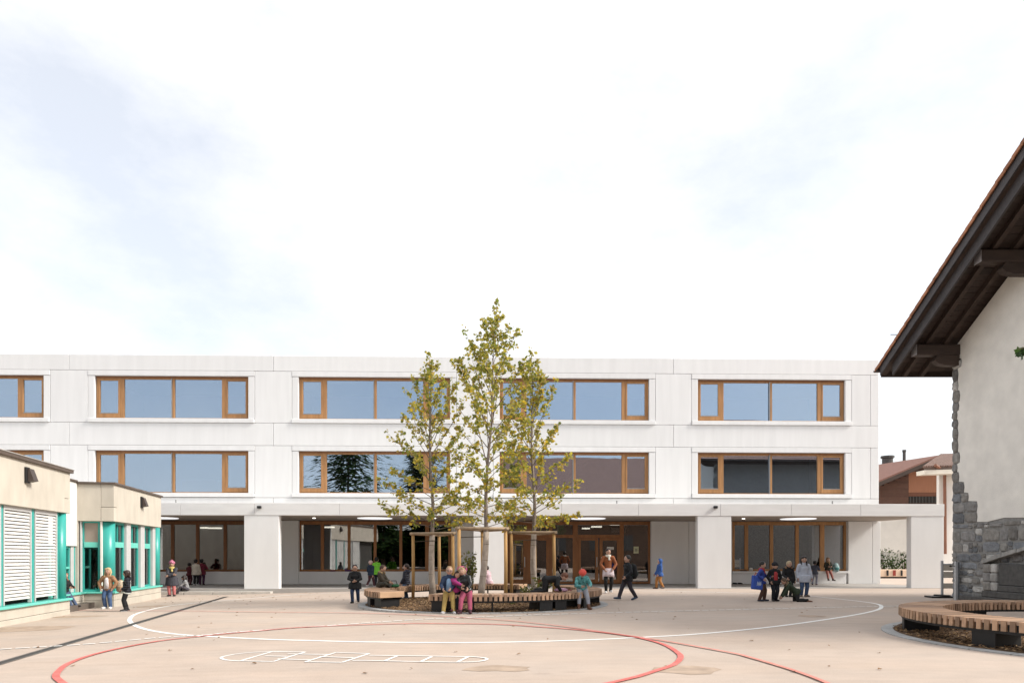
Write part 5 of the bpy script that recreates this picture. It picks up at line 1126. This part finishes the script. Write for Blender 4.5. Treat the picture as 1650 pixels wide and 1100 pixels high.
    if band:
        q = MB(); n = 18; q.tube([hc + hup*hz*.62*max(0, 1) + hs_*hx*1.02*math.cos(math.pi*i/n) + (hup*.95 + hf*.15)*hz*.45*math.sin(math.pi*i/n) for i in range(n+1)], hz*.13, 6); q.build('headband', cloth(band), root, True)
    if glasses:
        q = MB(); n = 10
        for s_ in (-1, 1):
            ec = hc + hf*hy*1.02 + hs_*s_*hx*.42 + hup*.05*hz; q.tube([ec + hs_*hx*.27*math.cos(2*math.pi*i/n) + hup*hz*.17*math.sin(2*math.pi*i/n) for i in range(n+1)], hx*.05, 5); q.tube([ec + hs_*s_*hx*.27, hc + hs_*s_*hx*1.03 + hup*.05*hz], hx*.045, 4)
        q.tube([hc + hf*hy*1.03 - hs_*hx*.15 + hup*.07*hz, hc + hf*hy*1.03 + hs_*hx*.15 + hup*.07*hz], hx*.045, 4); q.build('glasses', EYE, root)
    return root
def at(px, py, top=None):
    q = G(px, py); return q, (py-top)/FPX*q.y if top else None
def std(label, px, py, ytop, yaw, **k):
    q, h = at(px, py, ytop); k.setdefault('pel', .505 if k.get('adult') else .492); return person(label, q, yaw, h, **k)
G_A = 'children at the pavilion'; G_B = 'children under the canopy'; G_C = 'children at the ring bench'; G_D = 'children playing on the yard'
std('blond girl in tan fleece jacket and white shirt standing before the pavilion', 174, 980, 913, 4, group=G_A, hair=('#c9ac78', 'long'), top=('#b08058', 'fur'), hem=.02, shirt=('#e4dde0', 'cloth'), legs=('#3f5f8c', 'denim'), shoe='#e6e2e0', sole='#f0f0f0', handR=(-.15, -.05, .50), handL=(.15, -.06, .50), elbR=(-1, .3, 0), elbL=(1, .3, 0))
std('dark haired girl in navy puffer jacket and black leggings standing before the pavilion', 204, 984, 917, -55, group=G_A, hair=('#33201a', 'bob'), head=(-3, -25, 6), top=('#191b28', 'puffer'), hem=.05, legs=('#15161a', 'cloth'), shoe='#26262a', sole='#d8d8d8', bootH=.07, handR=(-.14, -.07, .52), handL=(.13, -.10, .54), skirt=('#cfd4cc', 'cloth', .32), footR=(-.07, .03, 0), footL=(.07, -.03, 0))
def sit(label, x, y, z0, seat, yaw, H, fwd=.30, **k):
    pz = (seat-z0)/H + .072; fz = max(0., pz-.072-.40) if 'fz' not in k else k.pop('fz')
    k.setdefault('footR', (-.07, -fwd, fz)); k.setdefault('footL', (.07, -fwd-.02, fz)); k.setdefault('kneeR', (-.1, -.5, 1)); k.setdefault('kneeL', (.1, -.5, 1))
    k.setdefault('handR', (-.09, -.20, pz+.10)); k.setdefault('handL', (.09, -.20, pz+.10)); k.setdefault('hem', .01)
    return person(label, (x, y, z0), yaw, H, pel=pz, **k)
lx = xs_+.10; ly = PVx(104.5, 930, lx)[0]; q = PO + PX*lx + PY*ly
sit('child in dark top and jeans sitting on the teal sill between the pavilion bays', q.x, q.y, ground(q.x), zSi, 80, 1.12, .30, group=G_A, hair=('#9a5c34', 'long'), top=('#1b1b1e', 'cloth'), legs=('#46597a', 'denim'), shoe='#2a2a2e', fz=.05)
std('child in pink bobble hat and long grey coat with yellow scarf', 277, 960, 902, 12, group=G_B, hat=('#b8607e', 'pattern', 'pom'), hair=('#3a2618', 'short'), top=('#3d3d46', 'cloth'), hem=.20, legs=('#d87878', 'cloth'), shoe='#201c1e', scarf=('#cbb45c', 'cloth'), handR=(.05, -.13, .60), handL=(-.04, -.14, .57), elbR=(-1, .2, -.3), elbL=(1, .2, -.3))
q = P(302, 895, 28.55)
person('long haired child in grey patterned jacket crouching on the step under the canopy', (q.x, q.y, -.17), -75, 1.16, G_B, pel=.17, spine=(0, -.25, 1), head=(25, 0, 0), handR=(-.10, -.30, .22), handL=(.10, -.30, .20), footR=(-.08, -.26, 0), footL=(.08, -.30, 0), kneeR=(-.3, -.4, 1), kneeL=(.3, -.4, 1), hair=('#2a1b14', 'long'), top=('#8f8f92', 'pattern'), hem=.0, legs=('#4a4650', 'pattern'), shoe='#2a2426')
def stand(label, px, Y, py_top, yaw, z0=.017, **k):
    q = P(px, 895, Y); h = CAMZ-(py_top-HY)/FPX*Y-z0; k.setdefault('pel', .492); return person(label, (q.x, q.y, z0), yaw, h, **k)
stand('child in dark red jacket peering into the window beside the white jacket', 305, 32.5, 906, 165, group=G_B, hair=('#1e1512', 'short'), top=('#5e1420', 'cloth'), hem=.08, legs=('#5a1828', 'cloth'), handR=(-.1, -.2, .66), handL=(.1, -.2, .66), head=(8, 0, 0))
stand('child in cream jacket and black trousers seen from behind at the window', 315.5, 32.1, 900, 178, group=G_B, hair=('#17110f', 'short'), top=('#cfc6b4', 'cloth'), hem=.10, legs=('#141417', 'cloth'), shoe='#c8c4c0', sole='#e0e0e0', handR=(-.15, -.08, .45), handL=(.15, -.08, .45))
stand('child in maroon jacket and purple trousers seen from behind at the window', 325, 32.5, 899.5, 195, group=G_B, hair=('#17110f', 'short'), top=('#7c1434', 'cloth'), hem=.10, legs=('#4c1c48', 'cloth'), handR=(-.1, -.2, .66), handL=(.1, -.2, .66))
std('boy with dark glasses and black jacket standing left of the ring bench', 572, 971, 908, 6, group=G_D, hair=('#14100e', 'short'), head=(12, 5, 0), top=('#141519', 'cloth'), hem=.13, legs=('#243a60', 'denim'), shoe='#1c1c20', glasses=True, handR=(-.03, -.15, .58), handL=(.04, -.15, .57), elbR=(-1, .2, -.2), elbL=(1, .2, -.2), footL=(.07, .10, .02), footR=(-.06, -.02, 0))
stand('child in navy jacket and pale hat walking under the canopy', 597.5, 30.3, 902, 150, group=G_B, hat=('#d0b0ac', 'cloth'), hair=('#5a4030', 'short'), top=('#20344e', 'puffer'), hem=.05, legs=('#4e222c', 'cloth'), shoe='#d0c8c8', footR=(-.05, -.14, 0), footL=(.06, .14, .03), handR=(-.17, .08, .46), handL=(.16, -.12, .50))
stand('child in neon green jacket half hidden under the canopy', 607, 31.2, 896.5, 160, group=G_B, hair=('#17120f', 'short'), top=('#7ee012', 'cloth'), hem=.10, legs=('#2a2c38', 'cloth'), handL=(.2, -.16, .55))
def on_ring(a, r, c=C1): return c[0]+r*math.cos(R(a)), c[1]+r*math.sin(R(a))
q = P(613, 895, 20.5)
person('child in olive parka with fur collar sitting with folded legs on the left bench', (q.x, q.y, 0), 80, 1.2, G_C, pel=(TOPZ)/1.2+.075, spine=(0, -.12, 1), head=(18, -8, 0), handR=(-.08, -.24, .52), handL=(.09, -.24, .50), footR=(.04, -.20, .375), footL=(-.02, -.26, .38), kneeR=(-1, -.5, .35), kneeL=(1, -.5, .35), toeR=(1, -.3, 0), toeL=(-1, -.3, 0), hair=('#4a2e1c', 'short'), top=('#40382c', 'cloth'), hem=.06, legs=('#3c3a32', 'cloth'), shoe='#222222', furhood='#a88a5c')
std('boy in navy hooded jacket and pale jeans standing by the left stake', 655, 967, 907, -105, group=G_C, hair=('#2e1c14', 'short'), top=('#1b2338', 'puffer'), hem=.05, legs=('#4e7098', 'denim'), shoe='#26282e', handR=(-.12, -.10, .48), handL=(.12, -.10, .48), head=(4, 15, 0))
x, y = on_ring(-102.4, 3.35)
sit('boy with glasses, blue jacket and mustard trousers sitting on the long bench', x, y, .0, TOPZ, 2, 1.22, .20, group=G_C, hair=('#a08058', 'short'), head=(4, 5, 3), top=('#1e3556', 'cloth'), shirt=('#7fa6cc', 'cloth'), legs=('#b99a48', 'cloth'), shoe='#bdbdc2', sole='#e8e8e8', glasses=True, footR=(-.10, -.24, 0), footL=(.10, -.23, 0), handR=(-.12, -.17, .49), handL=(.05, -.17, .49))
x, y = on_ring(-99.7, 3.31)
sit('dark haired child in magenta top hugging the blond girl on the long bench', x, y, .0, TOPZ, 0, 1.06, .22, group=G_C, hair=('#2c1c16', 'bob'), spine=(.12, -.26, 1), head=(4, 12, 10), top=('#b0107c', 'cloth'), legs=('#17161a', 'cloth'), shoe='#5c1c28', footR=(-.05, -.27, 0), footL=(.05, -.25, 0), handR=(.22, -.34, .62), handL=(.24, -.06, 1.02), elbR=(-.4, -.4, -1), elbL=(.4, .3, 1))
x, y = on_ring(-94.8, 3.35)
sit('blond girl with pink headband, black jacket and pink trousers leaning on the long bench', x, y, .0, TOPZ, -4, 1.24, .22, group=G_C, hair=('#a88c62', 'bob'), spine=(-.22, -.08, 1), head=(6, 0, -20), top=('#15181b', 'leather'), hem=.03, legs=('#b04468', 'cloth'), shoe='#4e2834', bootH=.04, band='#d83c8c', footR=(-.10, -.23, 0), footL=(.10, -.24, 0), handR=(-.08, -.22, .50), handL=(.06, -.22, .50))
x, y = on_ring(89, 3.1); q = P(788.5, 895, 23.0)
sit('child in pale pink jacket sitting on the back bench behind the middle trunk', q.x, q.y, .0, TOPZ, -120, 1.14, .26, group=G_C, hair=('#33221a', 'short'), spine=(0, -.25, 1), head=(20, 0, 0), top=('#dfbcc6', 'cloth'), hem=.06, legs=('#d8b8c0', 'cloth'), shoe='#cfc6c6', footR=(-.08, -.25, .375), footL=(.08, -.22, .375), kneeR=(-.3, -.6, 1), kneeL=(.3, -.6, 1))
q = P(879, 895, 17.95)
person('child in black kneeling on all fours on the long bench', (q.x, q.y, 0), 90, 1.25, G_C, pel=.62, spine=(0, -1, .08), head=(62, 0, 0), handR=(-.12, -.31, .40), handL=(.12, -.29, .40), footR=(-.09, .26, .32), footL=(.09, .20, .36), kneeR=(-.1, -.5, -1), kneeL=(.1, -.5, -1), toeR=(0, 1, -.15), toeL=(0, 1, -.15), hair=('#6a3c22', 'short'), top=('#0f1014', 'cloth'), hem=.02, legs=('#101116', 'cloth'), shoe='#1c1a1c', elbR=(-1, .6, 0), elbL=(1, .6, 0))
x, y = on_ring(-37, 3.36)
sit('child in coral red hat and teal patterned jacket bending over on the bench end', x, y, .0, TOPZ, 8, 1.22, .22, group=G_C, hat=('#e0422e', 'cloth'), hair=('#6a4028', 'short'), spine=(-.12, -.50, .85), head=(48, -5, 0), top=('#4a9c9c', 'pattern'), hem=.03, legs=('#a8acb8', 'cloth'), shoe='#7c4e34', bootH=.08, footR=(-.12, -.20, 0), footL=(.10, -.22, 0), handR=(-.10, -.30, .50), handL=(.10, -.30, .50))
std('woman in rust brown jumper, white scarf and pale skirt walking out of the entrance', 980, 955, 882, -2, adult=True, hair=('#2a1a14', 'bun'), head=(0, 20, 0), top=('#96501c', 'knit'), hem=.02, fat=.93, scarf=('#d8d0c0', 'cloth'), skirt=('#cdbcc2', 'cloth', .62), legs=('#101013', 'cloth'), shoe='#dedcdc', sole='#eeeeee', handR=(-.095, -.09, .53), handL=(.10, -.09, .53), elbR=(-1, .5, 0), elbL=(1, .5, 0), footR=(-.05, -.03, 0), footL=(.06, .10, .01))
wk = std('older child in dark jacket with backpack striding left across the yard', 1011, 966, 893, -72, group=G_D, hair=('#17120f', 'short'), top=('#181b22', 'cloth'), hem=.07, legs=('#35303a', 'cloth'), shoe='#24405c', footR=(-.05, -.19, .0), footL=(.05, .18, .03), toeL=(0, -1, -.4), handR=(-.17, .10, .50), handL=(.17, -.12, .52))
std('child in blue hooded jacket and ochre trousers walking left by the canopy', 1063, 948, 899, -78, group=G_D, hood=('#1a56a4', 'cloth'), top=('#1a56a4', 'cloth'), hem=.08, legs=('#b27426', 'cloth'), shoe='#4a2c22', footR=(-.05, -.09, 0), footL=(.05, .10, .02), handR=(-.14, -.10, .48), handL=(.14, -.10, .48))
bk = std('boy in blue and red jacket holding a blue bag at the edge of the group', 1227, 968, 903, 62, group=G_D, hair=('#15100e', 'short'), head=(15, 0, 0), top=('#173690', 'cloth'), hem=.06, hood=None, legs=('#523426', 'cloth'), shoe='#1c2438', scarf=('#b4241c', 'cloth'), handR=(-.20, -.06, .56), handL=(.10, -.20, .62), footR=(-.06, .04, 0), footL=(.06, -.05, 0))
std('child in black beanie and open black jacket over a red shirt', 1248, 968, 904, 6, group=G_D, hat=('#12131a', 'cloth'), hair=('#1c1412', 'short'), head=(10, 20, 0), top=('#101218', 'cloth'), hem=.07, shirt=('#b42228', 'cloth'), legs=('#161b28', 'cloth'), shoe='#2a2228', handR=(-.15, -.08, .50), handL=(.15, -.08, .50), footR=(-.04, 0, 0), footL=(.05, .03, 0))
std('blond child in black parka looking down at the kneeling child', 1270, 961, 902, 10, group=G_D, hair=('#b39c76', 'short'), head=(28, 5, 0), top=('#111216', 'cloth'), hem=.12, legs=('#1a2024', 'cloth'), shoe='#1c1c1c', furhood='#7c5c40', fat=1.1, handR=(-.14, -.15, .52), handL=(.15, -.08, .44))
q = G(1283, 968.5)
person('child in green parka with fur hood kneeling on the yard', q, -100, 1.2, G_D, pel=.24, spine=(0, -.75, .62), head=(35, 15, 0), handR=(-.14, -.36, .07), handL=(.14, -.40, .07), footR=(-.09, .20, .0), footL=(.12, .24, .0), kneeR=(-.3, -.7, -.6), kneeL=(.3, -.7, -.6), toeR=(0, 1, -.1), toeL=(.2, 1, -.1), hair=('#5a4630', 'short'), top=('#2c3a24', 'cloth'), hem=.06, legs=('#17181a', 'cloth'), shoe='#7c5238', furhood='#857050', fat=1.1)
std('long haired girl in pale blue jacket and jeans standing at the right of the group', 1295, 961, 894, 0, group=G_D, hair=('#201613', 'long'), head=(6, -8, 0), top=('#b4bccb', 'cloth'), hem=.14, legs=('#3c5880', 'denim'), shoe='#6c5a50', sole='#c8c0b8', handR=(-.16, -.04, .46), handL=(.165, -.05, .46), footL=(.08, .05, 0))
stand('child in slate grey jacket and pale leggings turned to the right window', 1313, 32.6, 902.5, 150, group=G_B, hair=('#15100e', 'short'), top=('#484c5c', 'cloth'), hem=.06, legs=('#8c8c9c', 'cloth'), shoe='#4c3038', handR=(-.12, -.18, .62), handL=(.12, -.18, .64), footL=(.08, .08, .0))
u_, z_ = F(1334, 920, -.12); q = SO + SU*u_ + SV*(-.12)
sit('girl in dark olive coat with bare legs sitting on the right window ledge', q.x, q.y, .017, zLW+.012, 5, 1.2, .20, group=G_B, hair=('#8a6a48', 'long'), top=('#2c2a1c', 'cloth'), hem=.05, legs=('#a05c50', 'cloth'), shoe='#48281e', bootH=.05, scarf=('#8a6c48', 'fur'), footR=(-.10, -.22, .12), footL=(.11, -.20, .14), handR=(-.08, -.14, .70), handL=(.08, -.14, .70))
bpy.data.scenes.remove(tmp)
# ------------------------------------------------------------------ bags and small things
def bag(name, label, loc, rz, size, m, straps=True, strapm=None, **k):
    w, d, h = size; b = tag(empty(name, loc, R(rz)), label, k.get('cat', 'bag'))
    mb = MB(); mb.tube([(0, 0, h*.12), (0, 0, h*.5), (0, 0, h*.82)], [w*.5, w*.52, w*.40], 14, side=(1, 0, 0), flat=d/w, round_=True); mb.build('pouch', m, b, True)
    mb = MB(); mb.tube([(0, -d*.46, h*.2), (0, -d*.52, h*.42)], [w*.34, w*.33], 12, side=(1, 0, 0), flat=.35, round_=True); mb.build('pocket', strapm or m, b, True)
    for s_ in (-1, 1):
        mb = MB(); mb.tube([(s_*w*.28, d*.42, h*.85), (s_*w*.32, d*.75, h*.62), (s_*w*.34, d*.7, h*.3), (s_*w*.36, d*.4, h*.12)], .018, 6); mb.build('strap', strapm or BLACK, b)
    mb = MB(); mb.tube([(-w*.12, d*.2, h*.9), (-w*.1, d*.2, h*1.04), (w*.1, d*.2, h*1.04), (w*.12, d*.2, h*.9)], .012, 6); mb.build('handle', strapm or BLACK, b)
    return b
o = wk.location; f_ = Vector((math.sin(R(-72)), -math.cos(R(-72)), 0))
bag('backpack', 'black backpack worn by the child striding across the yard', (o.x-f_.x*.22, o.y-f_.y*.22, .70), -72+180, (.32, .2, .44), cloth('#131518'), strapm=cloth('#2a3a34'))
u_, z_ = F(1347, 919, -.1); q = SO+SU*u_+SV*(-.1); bag('backpack', 'pale blue backpack standing on the right window ledge', (q.x, q.y, zLW+.012), 4, (.32, .2, .38), cloth('#8fb0b4', 'pattern'), strapm=cloth('#3a7f80'))
o = bk.location; q = Vector((o.x-.20, o.y-.18, .42)); b = tag(empty('cloth_bag', q, R(25)), 'bright blue cloth bag with white scribble held by the boy', 'bag')
mb = MB(); mb.obox((0, 0, .16), (.21, 0, -.02), (0, .05, 0), (.02, 0, .21), .045); mb.build('pouch', cloth('#1c50b8'), b)
mb = MB(); mb.tube([(-.12, 0, .34), (-.03, .03, .47), (.12, 0, .36)], .012, 6); mb.build('strap', cloth('#b4241c'), b)
mb = MB()
for k in range(5): mb.tube([(-.06+.035*k, -.056, .07), (-.04+.035*k, -.058, .2-.02*(k % 2)), (-.03+.035*k, -.056, .09)], .006, 4)
mb.build('scribble', cloth('#c8d4e4'), b)
x, y = on_ring(-42, 3.1); b = tag(empty('pink_pouch', (x-.18, y, TOPZ), R(20)), 'pink cloth pouch lying on the bench by the red hat', 'pouch')
mb = MB(); mb.ell((0, 0, .05), (.2, .13, .055), None, 14, 8); mb.build('pouch', cloth('#cf9ab8', 'puffer'), b, True); mb = MB(); mb.tube([(.15, -.05, .06), (.26, -.08, .05), (.3, .02, .02)], .012, 6); mb.build('cord', cloth('#a02050'), b)
q = P(635, 895, 20.6); b = tag(empty('toy_bag', (q.x, q.y, TOPZ), R(10)), 'green and black toy bag lying on the left bench', 'bag')
mb = MB(); mb.ell((0, 0, .05), (.17, .11, .055), None, 14, 8); mb.build('pouch', cloth('#0f5c34'), b, True); mb = MB(); mb.tube([(-.1, 0, .08), (-.08, .02, .2), (.06, .02, .2), (.1, 0, .08)], .014, 6); mb.build('handle', BLACK, b); mb = MB(); mb.ell((-.2, .02, .06), (.1, .09, .065), None, 10, 8); mb.build('pouch', cloth('#8a8474', 'pattern'), b, True)
o = G(187, 980); b = bag('backpack', 'cream fluffy backpack beside the blond girl at the pavilion', (o.x+.0, o.y+.25, o.z+.52), 10, (.26, .17, .34), cloth('#d6c4a8', 'fur'), strapm=cloth('#a88a68'))
b['label'] = 'cream fluffy backpack on the shoulder of the blond girl at the pavilion'
u_ = U(1189, -.4); q = SO+SU*u_+SV*(-.4); b = tag(empty('shoes', (q.x, q.y, .017)), 'pair of dark shoes left on the floor under the right window ledge', 'shoes')
for s_ in (-.14, .1): mb = MB(); mb.tube([(s_-.07, 0, .045), (s_+.02, -.01, .045), (s_+.1, -.02, .035)], [.042, .042, .03], 10, round_=True); mb.build('shoe', cloth('#17171a', 'leather'), b, True)
for px, w_, h, c_, lb in ((1210, .20, .19, '#cfccc6', 'small white cloth bag on the right window ledge'), (1198, .36, .08, '#6c5244', 'folded brown garment on the right window ledge'), (536, .3, .07, '#8a4a6c', 'folded mauve garment on the left window ledge'), (561, .34, .09, '#5c2a74', 'folded purple garment on the left window ledge'), (557, .09, .2, '#7c5c84', 'small violet bottle on the left window ledge')):
    u_ = U(px, .08); q = SO+SU*u_+SV*.08; b = tag(empty('bottle' if 'bottle' in lb else ('cloth_bag' if 'bag' in lb else 'garment'), (q.x, q.y, zLW)), lb, 'bottle' if 'bottle' in lb else ('bag' if 'bag' in lb else 'garment'))
    mb = MB(); mb.tube([(0, 0, h*.15), (0, 0, h*.6), (0, 0, h*.9)], [w_*.48, w_*.5, w_*.3], 12, side=(1, 0, 0), flat=.5, round_=False); mb.build('pouch' if 'bag' in lb else ('flask' if 'bottle' in lb else 'folds'), cloth(c_), b, True)
